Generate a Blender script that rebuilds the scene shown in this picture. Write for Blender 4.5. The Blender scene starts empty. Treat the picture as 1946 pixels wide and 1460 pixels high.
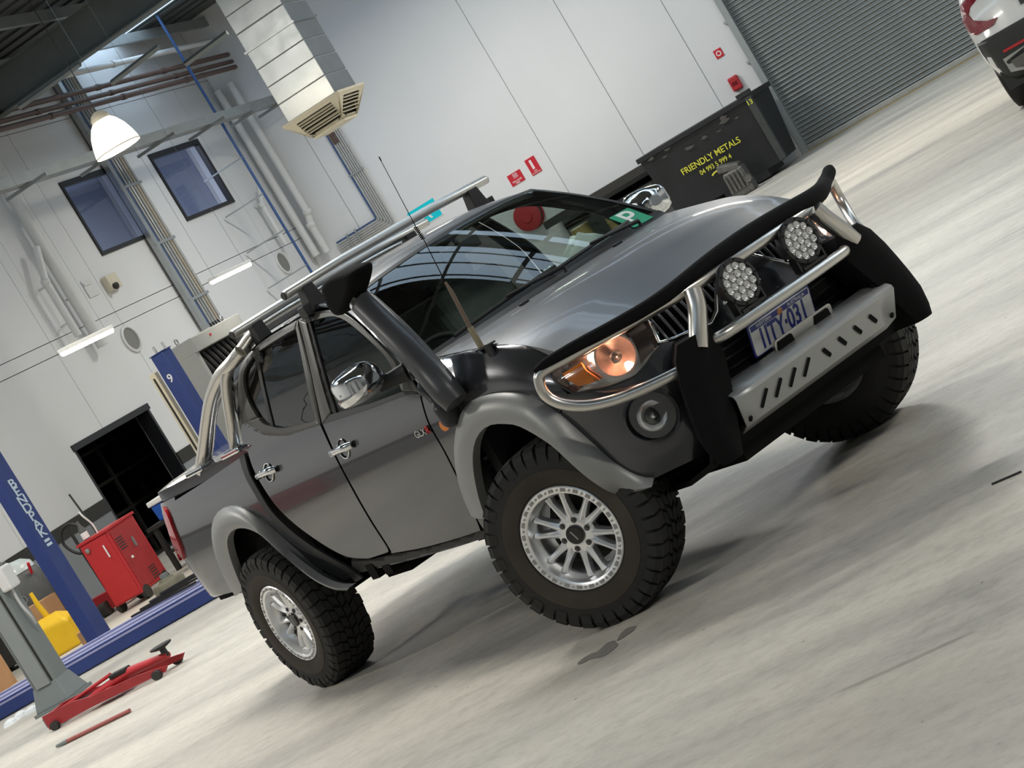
import bpy, bmesh, math, random
import numpy as np
from mathutils import Vector, Matrix
random.seed(7); rng = np.random.default_rng(7)
scene = bpy.context.scene
COL = scene.collection
# ------------------------------------------------------------------ camera
# room frame: X along the left wall, Y towards it, Z up; origin on the floor under the pickup's front axle
FPX = 3905.6; CXP, CYP = 973.0, 730.0
CAM = np.array([-8.4759, -2.9125, 1.6662])
ROLL, PITCH, YAW = -0.53796, -0.06960, 0.40324
TRK = 2.180930                      # the pickup is turned by -TRK about Z
def cam_axes(yaw):
    F = np.array([math.cos(yaw)*math.cos(PITCH), math.sin(yaw)*math.cos(PITCH), math.sin(PITCH)])
    R0 = np.array([math.sin(yaw), -math.cos(yaw), 0.0]); U0 = np.cross(R0, F)
    R = math.cos(ROLL)*R0 + math.sin(ROLL)*U0
    U = -math.sin(ROLL)*R0 + math.cos(ROLL)*U0
    return R, U, F
R_, U_, F_ = cam_axes(YAW)
cd = bpy.data.cameras.new('camera'); cam = bpy.data.objects.new('camera', cd); COL.objects.link(cam)
cd.sensor_width = 36.0; cd.lens = FPX/1946*36.0; cd.clip_end = 200
cam.matrix_world = Matrix(((R_[0], U_[0], -F_[0], CAM[0]), (R_[1], U_[1], -F_[1], CAM[1]), (R_[2], U_[2], -F_[2], CAM[2]), (0, 0, 0, 1)))
scene.camera = cam
# ------------------------------------------------------------------ light and exposure
scene.view_settings.view_transform = 'Standard'; scene.view_settings.look = 'None'
scene.view_settings.gamma = 1.0; scene.view_settings.use_curve_mapping = False
scene.view_settings.exposure = 0.27
wd = bpy.data.worlds.new('world'); scene.world = wd; wd.use_nodes = True
wd.node_tree.nodes['Background'].inputs[0].default_value = (0.75, 0.85, 1.0, 1); wd.node_tree.nodes['Background'].inputs[1].default_value = 1.0
HIGHBAYS = [(9.0, 10.5, .72, 'above the lift bay'), (1.5, 10.0, .75, 'above the left wall tool chests'), (16.5, 2.0, 1.1, 'above the white SUV bay'), (22.5, 9.0, .9, 'nearest the scrap bin'), (3.0, 3.6, .9, 'right above the pickup'), (-6.5, 6.5, .8, 'behind the viewer on the left'), (-5, -7.5, .95, 'behind the viewer on the right'), (6.0, -8.0, 1.15, 'to the right of the viewer'), (16, -8, .7, 'in the far right bay')]
LIGHT_W = 330
# ------------------------------------------------------------------ pixel -> space
def rray(u, v): return (u-CXP)/FPX*R_ - (v-CYP)/FPX*U_ + F_
def atX(u, v, X): r = rray(u, v); return CAM + (X-CAM[0])/r[0]*r
def atY(u, v, Y): r = rray(u, v); return CAM + (Y-CAM[1])/r[1]*r
def atZ(u, v, Z): r = rray(u, v); return CAM + (Z-CAM[2])/r[2]*r
_c, _s = math.cos(TRK), math.sin(TRK)
def to_truck(P): P = np.asarray(P, float); return np.stack([P[..., 0]*_c - P[..., 1]*_s, P[..., 0]*_s + P[..., 1]*_c, P[..., 2]], -1)
TC = to_truck(CAM)
def tray(u, v):
    u = np.asarray(u, float)[..., None]; v = np.asarray(v, float)[..., None]
    return to_truck((u-CXP)/FPX*R_ - (v-CYP)/FPX*U_ + F_)
def tY(u, v, y): r = tray(u, v); return TC + (y-TC[1])/r[1]*r
def tX(u, v, x): r = tray(u, v); return TC + (x-TC[0])/r[0]*r
# ------------------------------------------------------------------ materials
MATS = {}
def mat(name, col, rough=0.5, metal=0.0, coat=0.0, noise=0.0, nscale=8.0, bump=0.0, bscale=40.0, emit=None, estr=0.0, alpha=None, trans=0.0, ior=1.45, spec=0.5, stretch=None, rnoise=0.0, aniso=0.0):
    if name in MATS: return MATS[name]
    m = bpy.data.materials.new(name); m.use_nodes = True; MATS[name] = m
    nt = m.node_tree; b = nt.nodes['Principled BSDF']
    c = (*col, 1) if len(col) == 3 else col
    b.inputs['Base Color'].default_value = c; b.inputs['Roughness'].default_value = rough; b.inputs['Metallic'].default_value = metal
    b.inputs['Coat Weight'].default_value = coat; b.inputs['Coat Roughness'].default_value = 0.06
    b.inputs['IOR'].default_value = ior; b.inputs['Specular IOR Level'].default_value = spec
    b.inputs['Transmission Weight'].default_value = trans
    if emit: b.inputs['Emission Color'].default_value = (*emit, 1); b.inputs['Emission Strength'].default_value = estr
    tc = nt.nodes.new('ShaderNodeTexCoord'); co = tc.outputs['Object']
    if stretch:
        mp = nt.nodes.new('ShaderNodeMapping'); mp.inputs['Scale'].default_value = stretch; nt.links.new(co, mp.inputs[0]); co = mp.outputs[0]
    n = nt.nodes.new('ShaderNodeTexNoise'); n.inputs['Scale'].default_value = nscale; n.inputs['Detail'].default_value = 5; nt.links.new(co, n.inputs['Vector'])
    if noise:
        mx = nt.nodes.new('ShaderNodeMix'); mx.data_type = 'RGBA'
        mx.inputs[6].default_value = tuple(max(0, x*(1-noise)) for x in c[:3])+(1,); mx.inputs[7].default_value = tuple(min(1, x*(1+noise)) for x in c[:3])+(1,)
        nt.links.new(n.outputs['Fac'], mx.inputs[0]); nt.links.new(mx.outputs[2], b.inputs['Base Color'])
    if rnoise:
        mr = nt.nodes.new('ShaderNodeMapRange'); mr.inputs[3].default_value = max(0.02, rough-rnoise); mr.inputs[4].default_value = min(1, rough+rnoise)
        nt.links.new(n.outputs['Fac'], mr.inputs[0]); nt.links.new(mr.outputs[0], b.inputs['Roughness'])
    if bump:
        n2 = nt.nodes.new('ShaderNodeTexNoise'); n2.inputs['Scale'].default_value = bscale; n2.inputs['Detail'].default_value = 4; nt.links.new(co, n2.inputs['Vector'])
        bp = nt.nodes.new('ShaderNodeBump'); bp.inputs['Strength'].default_value = bump; bp.inputs['Distance'].default_value = 0.01
        nt.links.new(n2.outputs['Fac'], bp.inputs['Height']); nt.links.new(bp.outputs[0], b.inputs['Normal'])
    return m
def glass(name, tint, rough=0.0, fres=1.5, clear=1.0):
    """thin pane: tinted see-through plus a mirror layer by angle"""
    if name in MATS: return MATS[name]
    m = bpy.data.materials.new(name); m.use_nodes = True; MATS[name] = m; nt = m.node_tree
    for n in list(nt.nodes): nt.nodes.remove(n)
    o = nt.nodes.new('ShaderNodeOutputMaterial'); t = nt.nodes.new('ShaderNodeBsdfTransparent'); t.inputs[0].default_value = (*tint, 1)
    g = nt.nodes.new('ShaderNodeBsdfGlossy'); g.inputs['Roughness'].default_value = rough; g.inputs[0].default_value = (1, 1, 1, 1)
    lw = nt.nodes.new('ShaderNodeLayerWeight'); lw.inputs[0].default_value = 0.5
    pw = nt.nodes.new('ShaderNodeMath'); pw.operation = 'POWER'; pw.inputs[1].default_value = 5.0; nt.links.new(lw.outputs['Facing'], pw.inputs[0])
    f0 = ((fres-1)/(fres+1))**2; f = nt.nodes.new('ShaderNodeMath'); f.operation = 'MULTIPLY_ADD'; f.inputs[1].default_value = 1-f0; f.inputs[2].default_value = f0; nt.links.new(pw.outputs[0], f.inputs[0])
    mx = nt.nodes.new('ShaderNodeMixShader'); nt.links.new(f.outputs[0], mx.inputs[0]); nt.links.new(t.outputs[0], mx.inputs[1]); nt.links.new(g.outputs[0], mx.inputs[2]); nt.links.new(mx.outputs[0], o.inputs[0])
    return m
# ------------------------------------------------------------------ mesh helpers
def basis(axis):
    a = np.asarray(axis, float); a = a/np.linalg.norm(a)
    h = np.array([0, 0, 1.0]) if abs(a[2]) < 0.9 else np.array([1.0, 0, 0])
    e1 = np.cross(h, a); e1 /= np.linalg.norm(e1); return e1, np.cross(a, e1), a
class MB:
    def __init__(s): s.v = []; s.f = []
    def add(s, vs, fs):
        k = len(s.v); s.v += [tuple(map(float, p)) for p in vs]; s.f += [tuple(i+k for i in f) for f in fs]; return s
    def box(s, c, size, R=None, taper=None):
        c = np.asarray(c, float); h = np.asarray(size, float)/2; P = []
        for z in (-1, 1):
            for y in (-1, 1):
                for x in (-1, 1):
                    q = np.array([x*h[0], y*h[1], z*h[2]])
                    if taper and z > 0: q[0] *= taper[0]; q[1] *= taper[1]
                    if R is not None: q = R @ q
                    P.append(c+q)
        return s.add(P, [(0, 2, 3, 1), (4, 5, 7, 6), (0, 1, 5, 4), (2, 6, 7, 3), (0, 4, 6, 2), (1, 3, 7, 5)])
    def span(s, a, b): a = np.asarray(a, float); b = np.asarray(b, float); return s.box((a+b)/2, np.abs(b-a))
    def tube(s, path, r, n=10, caps=True, flat=1.0, up=None, closed=False):
        P = [np.asarray(p, float) for p in path]; m = len(P)
        rr = [r]*m if np.isscalar(r) else list(r); T = []
        for i in range(m):
            a = P[(i-1) % m] if closed else P[max(0, i-1)]; b = P[(i+1) % m] if closed else P[min(m-1, i+1)]
            t = b-a; T.append(t/np.linalg.norm(t))
        e1 = basis(T[0])[0] if up is None else np.cross(T[0], np.asarray(up, float)); e1 = e1/np.linalg.norm(e1)
        vs = []; fs = []
        for i in range(m):
            e1 = e1-T[i]*(e1@T[i]); e1 /= np.linalg.norm(e1); e2 = np.cross(T[i], e1)
            for k in range(n):
                a = 2*math.pi*k/n; vs.append(P[i]+rr[i]*(math.cos(a)*e1*flat+math.sin(a)*e2))
        for i in range(m if closed else m-1):
            j = (i+1) % m
            for k in range(n): q = (k+1) % n; fs.append((i*n+k, i*n+q, j*n+q, j*n+k))
        if caps and not closed: fs.append(tuple(range(n-1, -1, -1))); fs.append(tuple((m-1)*n+k for k in range(n)))
        return s.add(vs, fs)
    def cyl(s, a, b, r, n=16): return s.tube([a, b], r, n)
    def lathe(s, prof, o, axis, n=24, closed=False):
        e1, e2, a = basis(axis); o = np.asarray(o, float); vs = []; fs = []; m = len(prof)
        for r, h in prof:
            for k in range(n):
                t = 2*math.pi*k/n; vs.append(o+a*h+r*(math.cos(t)*e1+math.sin(t)*e2))
        for i in range(m if closed else m-1):
            j = (i+1) % m
            for k in range(n): q = (k+1) % n; fs.append((i*n+k, i*n+q, j*n+q, j*n+k))
        return s.add(vs, fs)
    def disc(s, o, axis, r, n=24):
        e1, e2, a = basis(axis); o = np.asarray(o, float)
        return s.add([o+r*(math.cos(2*math.pi*k/n)*e1+math.sin(2*math.pi*k/n)*e2) for k in range(n)], [tuple(range(n))])
    def prism(s, poly, o, ex, ey, d):
        """2-D outline extruded by vector d"""
        o, ex, ey, d = (np.asarray(q, float) for q in (o, ex, ey, d)); n = len(poly)
        A = [o+p[0]*ex+p[1]*ey for p in poly]; B = [p+d for p in A]
        return s.add(A+B, [tuple(range(n-1, -1, -1)), tuple(range(n, 2*n))]+[(i, (i+1) % n, n+(i+1) % n, n+i) for i in range(n)])
    def grid(s, G, flip=False):
        G = np.asarray(G, float); a, b = G.shape[:2]
        fs = [(i*b+j, (i+1)*b+j, (i+1)*b+j+1, i*b+j+1) for i in range(a-1) for j in range(b-1)]
        if flip: fs = [f[::-1] for f in fs]
        return s.add(G.reshape(-1, 3), fs)
def link(o, parent=None):
    COL.objects.link(o)
    if parent is not None: o.parent = parent
    return o
def obj(name, mb, m, parent=None, smooth=None, bevel=0.0, solid=0.0, sub=0, loc=None, fix=True, seg=2):
    me = bpy.data.meshes.new(name)
    if isinstance(mb, MB):
        me.from_pydata(mb.v, [], mb.f)
        if fix:
            bm = bmesh.new(); bm.from_mesh(me); bmesh.ops.recalc_face_normals(bm, faces=bm.faces); bm.to_mesh(me); bm.free()
    else: me = mb
    if smooth is not None:
        for p in me.polygons: p.use_smooth = True
        if smooth > 0: me.set_sharp_from_angle(angle=math.radians(smooth))
    me.materials.append(m)
    o = bpy.data.objects.new(name, me); link(o, parent)
    if loc is not None: o.location = loc
    if solid: q = o.modifiers.new('solid', 'SOLIDIFY'); q.thickness = solid; q.offset = -1
    if bevel: q = o.modifiers.new('bevel', 'BEVEL'); q.width = bevel; q.segments = seg; q.limit_method = 'ANGLE'; q.angle_limit = math.radians(35)
    if sub: q = o.modifiers.new('sub', 'SUBSURF'); q.levels = sub; q.render_levels = sub
    return o
def tag(o, label=None, cat=None, group=None, kind=None):
    if label: o['label'] = label
    if cat: o['category'] = cat
    if group: o['group'] = group
    if kind: o['kind'] = kind
    return o
def thing(name, label, cat, loc=(0, 0, 0), rz=0.0, group=None):
    o = bpy.data.objects.new(name, None); COL.objects.link(o); o.location = loc; o.rotation_euler = (0, 0, rz); o.empty_display_size = 0.1
    return tag(o, label, cat, group)
def copy_of(o, parent=None, loc=None, rz=None):
    c = o.copy(); COL.objects.link(c)
    if parent is not None: c.parent = parent
    if loc is not None: c.location = loc
    if rz is not None: c.rotation_euler = (0, 0, rz)
    return c
def text_mesh(body, size, depth=0.002, shear=0.0, sx=1.0, bold=0.012):
    cu = bpy.data.curves.new('t', 'FONT'); cu.body = body; cu.size = size; cu.extrude = depth/2; cu.align_x = 'CENTER'; cu.align_y = 'CENTER'; cu.shear = shear; cu.offset = size*bold
    to = bpy.data.objects.new('t', cu); COL.objects.link(to)
    dg = bpy.context.evaluated_depsgraph_get(); me = bpy.data.meshes.new_from_object(to.evaluated_get(dg)); bpy.data.objects.remove(to)
    if sx != 1.0:
        for v in me.vertices: v.co.x *= sx
    me.materials.clear(); return me
def text(body, size, m, o, ex, ey, parent=None, name='lettering', depth=0.002, sx=1.0, bold=0.012):
    """flat lettering with its reading direction ex and up direction ey"""
    me = text_mesh(body, size, depth, sx=sx, bold=bold); ex = Vector(ex).normalized(); ey = Vector(ey).normalized(); n = ex.cross(ey)
    M = Matrix((ex, ey, n)).transposed().to_4x4(); M.translation = Vector(o); me.transform(M)
    me.name = name; me.materials.append(m); ob = bpy.data.objects.new(name, me); return link(ob, parent)
def spline(pts, k=6, closed=False):
    P = np.asarray(pts, float); n = len(P); out = []
    for i in range(n if closed else n-1):
        p0 = P[(i-1) % n] if (closed or i > 0) else 2*P[0]-P[1]; p1 = P[i]; p2 = P[(i+1) % n]; p3 = P[(i+2) % n] if (closed or i+2 < n) else 2*P[-1]-P[-2]
        for j in range(k):
            t = j/k; out.append(0.5*((2*p1)+(-p0+p2)*t+(2*p0-5*p1+4*p2-p3)*t*t+(-p0+3*p1-3*p2+p3)*t**3))
    if not closed: out.append(P[-1])
    return np.array(out)
def resample(P, n):
    P = np.asarray(P, float); d = np.concatenate([[0], np.cumsum(np.linalg.norm(np.diff(P, axis=0), axis=1))]); t = np.linspace(0, d[-1], n)
    return np.stack([np.interp(t, d, P[:, i]) for i in range(P.shape[1])], 1)
def rotz(a): c, s = math.cos(a), math.sin(a); return np.array([[c, -s, 0], [s, c, 0], [0, 0, 1.0]])
def roty(a): c, s = math.cos(a), math.sin(a); return np.array([[c, 0, s], [0, 1.0, 0], [-s, 0, c]])
def rotx(a): c, s = math.cos(a), math.sin(a); return np.array([[1.0, 0, 0], [0, c, -s], [0, s, c]])
def smooth_outline(pts, k=5):
    """points (u,v) are curved through; a third value 1 marks a corner"""
    n = len(pts); cs = [i for i, p in enumerate(pts) if len(p) > 2]
    if not cs: return spline([p[:2] for p in pts], k, True)
    out = []
    for a, b in zip(cs, cs[1:]+[cs[0]+n]):
        seg = [pts[i % n][:2] for i in range(a, b+1)]
        S = spline(seg, k) if len(seg) > 2 else np.array(seg, float); out.append(S[:-1])
    return np.concatenate(out)
def fill2d(outline, step):
    bm = bmesh.new(); vs = [bm.verts.new((p[0], p[1], 0)) for p in outline]; bm.faces.new(vs); bm.normal_update(); bmesh.ops.triangulate(bm, faces=bm.faces[:])
    O = np.asarray(outline)
    for ax in (0, 1):
        q = math.ceil(O[:, ax].min()/step)*step
        while q < O[:, ax].max():
            no = [0, 0, 0]; no[ax] = 1; co = [0, 0, 0]; co[ax] = q
            bmesh.ops.bisect_plane(bm, geom=bm.verts[:]+bm.edges[:]+bm.faces[:], plane_co=co, plane_no=no, dist=1e-4); q += step
    bmesh.ops.dissolve_degenerate(bm, dist=1e-3, edges=bm.edges[:]); bm.verts.index_update()
    V = np.array([v.co[:2] for v in bm.verts]); F = [tuple(v.index for v in f.verts) for f in bm.faces]
    Bd = [tuple(v.index for v in e.verts) for e in bm.edges if len(e.link_faces) == 1]; bm.free(); return V, F, Bd
# ================================================================== THE SETTING
scene.cycles.use_denoising = True
scene.cycles.max_bounces = 10; scene.cycles.transparent_max_bounces = 16; scene.cycles.sample_clamp_indirect = 6.0; scene.cycles.caustics_reflective = False; scene.cycles.caustics_refractive = False
YL, XF, ZC = 14.6, 27.4, 8.02          # left wall, far wall, roof
XB, YR = -15.0, -16.0                 # behind and to the right of the camera
def floor_mat():
    m = bpy.data.materials.new('concrete_floor'); m.use_nodes = True; nt = m.node_tree; b = nt.nodes['Principled BSDF']; L = nt.links.new
    tc = nt.nodes.new('ShaderNodeTexCoord')
    def noise(scale, rot, sc, detail=6, rough=0.6):
        mp = nt.nodes.new('ShaderNodeMapping'); mp.inputs['Rotation'].default_value = (0, 0, rot); mp.inputs['Scale'].default_value = sc; L(tc.outputs['Object'], mp.inputs[0])
        n = nt.nodes.new('ShaderNodeTexNoise'); n.inputs['Scale'].default_value = scale; n.inputs['Detail'].default_value = detail; n.inputs['Roughness'].default_value = rough; L(mp.outputs[0], n.inputs['Vector']); return n.outputs['Fac']
    def ramp(src, p0, c0, p1, c1):
        r = nt.nodes.new('ShaderNodeValToRGB'); e = r.color_ramp.elements; e[0].position = p0; e[0].color = (*c0, 1); e[1].position = p1; e[1].color = (*c1, 1); L(src, r.inputs[0]); return r.outputs[0]
    def mixc(mode, fac, a, c):
        x = nt.nodes.new('ShaderNodeMix'); x.data_type = 'RGBA'; x.blend_type = mode; x.inputs[0].default_value = fac; L(a, x.inputs[6]); L(c, x.inputs[7]); return x.outputs[2]
    base = ramp(noise(0.22, 0.12, (1.0, 0.45, 1), 4, 0.5), 0.36, (0.49, 0.46, 0.40), 0.64, (0.68, 0.64, 0.55))
    streak = ramp(noise(1.1, 0.10, (1.0, 0.24, 1), 8, 0.66), 0.36, (0.72, 0.72, 0.735), 0.60, (1.0, 1.0, 1.0))
    fine = ramp(noise(14.0, 0.16, (1.0, 0.7, 1), 9, 0.8), 0.36, (0.76, 0.755, 0.75), 0.54, (1.0, 1.0, 1.0))
    stain = ramp(noise(0.55, 0.14, (1.0, 0.30, 1), 9, 0.72), 0.33, (0.60, 0.62, 0.67), 0.47, (1, 1, 1))
    blot = ramp(noise(2.6, 0.3, (1.0, 0.5, 1), 10, 0.78), 0.33, (0.60, 0.60, 0.61), 0.45, (1, 1, 1))
    scuff = ramp(noise(5.0, 0.22, (1.0, 0.07, 1), 5, 0.6), 0.29, (0.45, 0.44, 0.43), 0.325, (1, 1, 1))
    speck = ramp(noise(22, 0.12, (1.0, 0.22, 1), 4, 0.6), 0.245, (0.30, 0.29, 0.28), 0.285, (1, 1, 1))
    c = mixc('MULTIPLY', 1.0, base, streak); c = mixc('MULTIPLY', 0.8, c, fine); c = mixc('MULTIPLY', 0.7, c, stain); c = mixc('MULTIPLY', 0.55, c, blot); c = mixc('MULTIPLY', 0.6, c, scuff); c = mixc('MULTIPLY', 0.8, c, speck)
    vo = nt.nodes.new('ShaderNodeTexVoronoi'); vo.inputs['Scale'].default_value = 5.5; L(tc.outputs['Object'], vo.inputs['Vector'])
    ad = nt.nodes.new('ShaderNodeMath'); ad.operation = 'ADD'; L(vo.outputs['Distance'], ad.inputs[0])
    sc_ = nt.nodes.new('ShaderNodeMath'); sc_.operation = 'MULTIPLY'; sc_.inputs[1].default_value = 0.30; L(noise(7.0, 0.4, (1, 1, 1), 6, 0.7), sc_.inputs[0]); L(sc_.outputs[0], ad.inputs[1])
    chips = ramp(ad.outputs[0], 0.165, (0.22, 0.21, 0.20), 0.178, (1, 1, 1)); c = mixc('MULTIPLY', 0.85, c, chips)
    L(c, b.inputs['Base Color'])
    mr = nt.nodes.new('ShaderNodeMapRange'); mr.inputs[3].default_value = 0.30; mr.inputs[4].default_value = 0.58; L(noise(1.6, 0.1, (1, 0.2, 1)), mr.inputs[0]); L(mr.outputs[0], b.inputs['Roughness'])
    bp = nt.nodes.new('ShaderNodeBump'); bp.inputs['Strength'].default_value = 0.12; bp.inputs['Distance'].default_value = 0.004; L(noise(25, 0.1, (1, 0.3, 1)), bp.inputs['Height']); L(bp.outputs[0], b.inputs['Normal'])
    b.inputs['Specular IOR Level'].default_value = 0.45
    return m
M_white = mat('painted_wall', (0.66, 0.665, 0.67), 0.7, noise=0.05, nscale=0.9, bump=0.05, bscale=30)
M_wallback = mat('joint_sealant_grey', (0.42, 0.42, 0.42), 0.9, noise=0.1)
M_dado = mat('grey_dado_paint', (0.22, 0.235, 0.245), 0.6, noise=0.08, nscale=2)
M_band = mat('black_band_paint', (0.022, 0.021, 0.019), 0.55, noise=0.2, nscale=3)
M_dark = mat('unlit_room_shade', (0.012, 0.012, 0.011), 0.9, noise=0.3)  # shade of the unlit store room put into a near-black wall colour
M_office = mat('office_wall_paint', (0.36, 0.39, 0.46), 0.8, noise=0.05)
M_frame = mat('black_window_frame', (0.012, 0.013, 0.016), 0.4, noise=0.1)
M_galv = mat('galvanised_steel', (0.42, 0.44, 0.44), 0.36, 0.9, noise=0.14, nscale=6, rnoise=0.1)
M_steel = mat('grey_roof_steel', (0.13, 0.14, 0.13), 0.6, 0.2, noise=0.25, nscale=2)
M_purlin = mat('galvanised_purlin', (0.27, 0.285, 0.28), 0.5, 0.5, noise=0.2, nscale=4)
M_ceil = mat('roof_sheet', (0.075, 0.082, 0.08), 0.7, 0.1, noise=0.25, nscale=1.5)
M_pvc = mat('white_pvc', (0.62, 0.62, 0.61), 0.45, noise=0.04)
M_bpipe = mat('brown_pipe_paint', (0.12, 0.075, 0.06), 0.5, noise=0.2)
M_blue = mat('blue_air_line', (0.03, 0.075, 0.20), 0.45, noise=0.12)
M_sky = mat('skylight_sheet', (0.5, 0.6, 0.75), 0.5, emit=(0.60, 0.80, 1.0), estr=2.7)
M_tubeglow = mat('led_diffuser', (0.9, 0.9, 0.9), 0.4, emit=(1.0, 0.90, 0.74), estr=30.0)
M_black = mat('black_rubber', (0.012, 0.012, 0.012), 0.6, noise=0.2)
M_chrome = mat('chrome', (0.78, 0.79, 0.80), 0.06, 1.0, noise=0.03)
def struct(o, label=None): return tag(o, label, kind='structure')
# floor
fm = MB(); fm.add([(XB, YR, 0), (XF+0.3, YR, 0), (XF+0.3, YL+3.2, 0), (XB, YL+3.2, 0)], [(0, 1, 2, 3)])
floor = struct(obj('floor', fm, floor_mat()), 'pale streaky concrete workshop floor')
# left wall: cast panels with open joints, two office windows, one dark doorway
W1 = (20.70, 22.41, 4.53, 5.90); W2 = (23.77, 25.72, 4.53, 5.88); DR = (17.13, 19.50, 0.0, 2.10)
wl = struct(obj('wall_left', MB().span((XB, YL+0.22, 0), (DR[0], YL+0.30, ZC)).span((DR[1], YL+0.22, 0), (W1[0], YL+0.30, ZC)).span((DR[0], YL+0.22, DR[3]), (DR[1], YL+0.30, ZC)).span((W1[0], YL+0.22, 0), (XF+0.3, YL+0.30, 4.53)).span((W1[0], YL+0.22, 5.9), (XF+0.3, YL+0.30, ZC)).span((W1[1], YL+0.22, 4.53), (W2[0], YL+0.30, 5.9)).span((W2[1], YL+0.22, 4.53), (XF+0.3, YL+0.30, 5.9)), M_wallback), 'white precast wall with office windows and dark doorway')
joints = [XB, -9.0, -3.0, 3.0, 9.0, 14.9, 18.1, 20.15, 23.05, 25.95, XF+0.3]
zj = [0, 3.40, 3.62, 6.9, ZC]
def wall_panel(x0, x1, z0, z1):
    g = 0.006; xs = sorted({x0+g, x1-g, *[q for h in (W1, W2, DR) for q in h[:2] if x0 < q < x1]}); zs = sorted({z0+(g if z0 else 0), z1-g, *[q for h in (W1, W2, DR) for q in h[2:] if z0 < q < z1]})
    m = MB(); n = 0
    for a, b in zip(xs, xs[1:]):
        for c, d in zip(zs, zs[1:]):
            mx, mz = (a+b)/2, (c+d)/2
            if any(h[0] < mx < h[1] and h[2] < mz < h[3] for h in (W1, W2, DR)): continue
            m.span((a, YL, c), (b, YL+0.22, d)); n += 1
    if n: obj('wall_panel', m, M_white, wl)
for a, b in zip(joints, joints[1:]):
    for c, d in zip(zj, zj[1:]): wall_panel(a, b, c, d)
for a, b in ((XB, DR[0]), (DR[1], XF)):
    obj('dado_board', MB().span((a, YL-0.008, 0), (b, YL, 0.98)), M_dado, wl)
    obj('dado_band', MB().span((a, YL-0.016, 0.98), (b, YL, 1.19)), M_band, wl)
# doorway: dark store room with a shelf frame, black architrave
d1 = struct(obj('door_1', MB().span((DR[0]-0.02, YL-0.02, 2.0), (DR[1]+0.02, YL+0.25, 2.1)).span((DR[0]-0.0, YL+0.0, 0), (DR[0]+0.06, YL+0.25, 2.1)).span((DR[1]-0.06, YL+0.0, 0), (DR[1], YL+0.25, 2.1)), M_frame), 'open dark doorway to an unlit store room')
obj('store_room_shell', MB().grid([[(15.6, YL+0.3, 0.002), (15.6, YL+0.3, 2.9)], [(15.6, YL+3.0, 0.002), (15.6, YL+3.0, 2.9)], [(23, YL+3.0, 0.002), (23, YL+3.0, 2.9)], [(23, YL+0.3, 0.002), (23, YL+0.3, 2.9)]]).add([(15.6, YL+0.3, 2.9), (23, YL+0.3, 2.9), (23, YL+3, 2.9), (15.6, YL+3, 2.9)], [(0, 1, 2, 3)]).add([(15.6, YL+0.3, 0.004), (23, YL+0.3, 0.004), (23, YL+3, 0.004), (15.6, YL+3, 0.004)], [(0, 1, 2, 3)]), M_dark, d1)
sf = thing('storage_rack', 'dark steel storage rack inside the unlit doorway', 'shelf', (19.6, YL+1.6, 0))
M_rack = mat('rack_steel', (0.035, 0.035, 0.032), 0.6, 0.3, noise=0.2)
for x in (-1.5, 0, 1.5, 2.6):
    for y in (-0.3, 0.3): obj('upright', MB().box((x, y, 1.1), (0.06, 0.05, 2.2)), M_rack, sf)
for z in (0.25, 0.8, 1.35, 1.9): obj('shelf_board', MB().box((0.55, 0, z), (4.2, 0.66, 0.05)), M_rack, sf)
# windows
M_pane = glass('office_pane', (0.62, 0.66, 0.74), 0.0, 1.7)
for i, (x0, x1, z0, z1) in enumerate((W1, W2)):
    w = struct(obj('window_%d' % (i+1), MB().span((x0, YL-0.03, z0), (x0+0.06, YL+0.06, z1)).span((x1-0.10, YL-0.03, z0), (x1, YL+0.06, z1)).span((x0+0.06, YL-0.03, z0), (x1-0.10, YL+0.06, z0+0.07)).span((x0+0.06, YL-0.03, z1-0.10), (x1-0.10, YL+0.06, z1)), M_frame), ['black framed office window nearer the doorway', 'black framed office window nearer the far wall'][i])
    obj('pane', MB().add([(x0+0.06, YL+0.02, z0+0.07), (x1-0.10, YL+0.02, z0+0.07), (x1-0.10, YL+0.02, z1-0.10), (x0+0.06, YL+0.02, z1-0.10)], [(0, 1, 2, 3)]), M_pane, w)
ofr = struct(obj('wall_office', MB().add([(19.6, YL+0.31, 3.6), (XF, YL+0.31, 3.6), (XF, YL+3.1, 3.6), (19.6, YL+3.1, 3.6), (19.6, YL+0.31, 6.4), (XF, YL+0.31, 6.4), (XF, YL+3.1, 6.4), (19.6, YL+3.1, 6.4)], [(0, 1, 2, 3), (7, 6, 5, 4), (0, 3, 7, 4), (2, 1, 5, 6), (3, 2, 6, 7)]), M_office, fix=False), 'bluish grey office room behind the upper windows')
ol = bpy.data.lights.new('office_lamp', 'AREA'); ol.energy = 160; ol.size = 1.6; ol.color = (0.8, 0.86, 1.0); oo = bpy.data.objects.new('office_lamp', ol); COL.objects.link(oo); oo.location = (23.0, YL+1.8, 6.3); tag(oo, 'office ceiling lamp behind the windows', 'lamp')
for k, (x, z, w_, h_) in enumerate(((21.75, 4.75, 0.5, 0.42), (21.1, 4.66, 0.4, 0.25), (25.0, 5.0, 0.6, 0.55))):
    ob = thing('desk_monitor' if k < 2 else 'wall_cabinet', ['white desk monitor behind the window nearer the doorway', 'dark low desk divider behind the window nearer the doorway', 'grey cabinet behind the window nearer the far wall'][k], ['monitor', 'divider', 'cabinet'][k], (x, YL+1.2, z-h_/2))
    obj('screen' if k == 0 else 'panel', MB().box((0, 0, h_/2), (w_, 0.05, h_)), [mat('white_plastic', (0.7, 0.7, 0.7), 0.4, noise=0.03), M_rack, mat('grey_cabinet', (0.28, 0.28, 0.3), 0.6, noise=0.05)][k], ob, bevel=0.01)
    obj('stand', MB().box((0, 0.08, -0.05+h_/4), (w_*0.4, 0.12, h_*0.5+0.1)), M_rack, ob)
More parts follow.
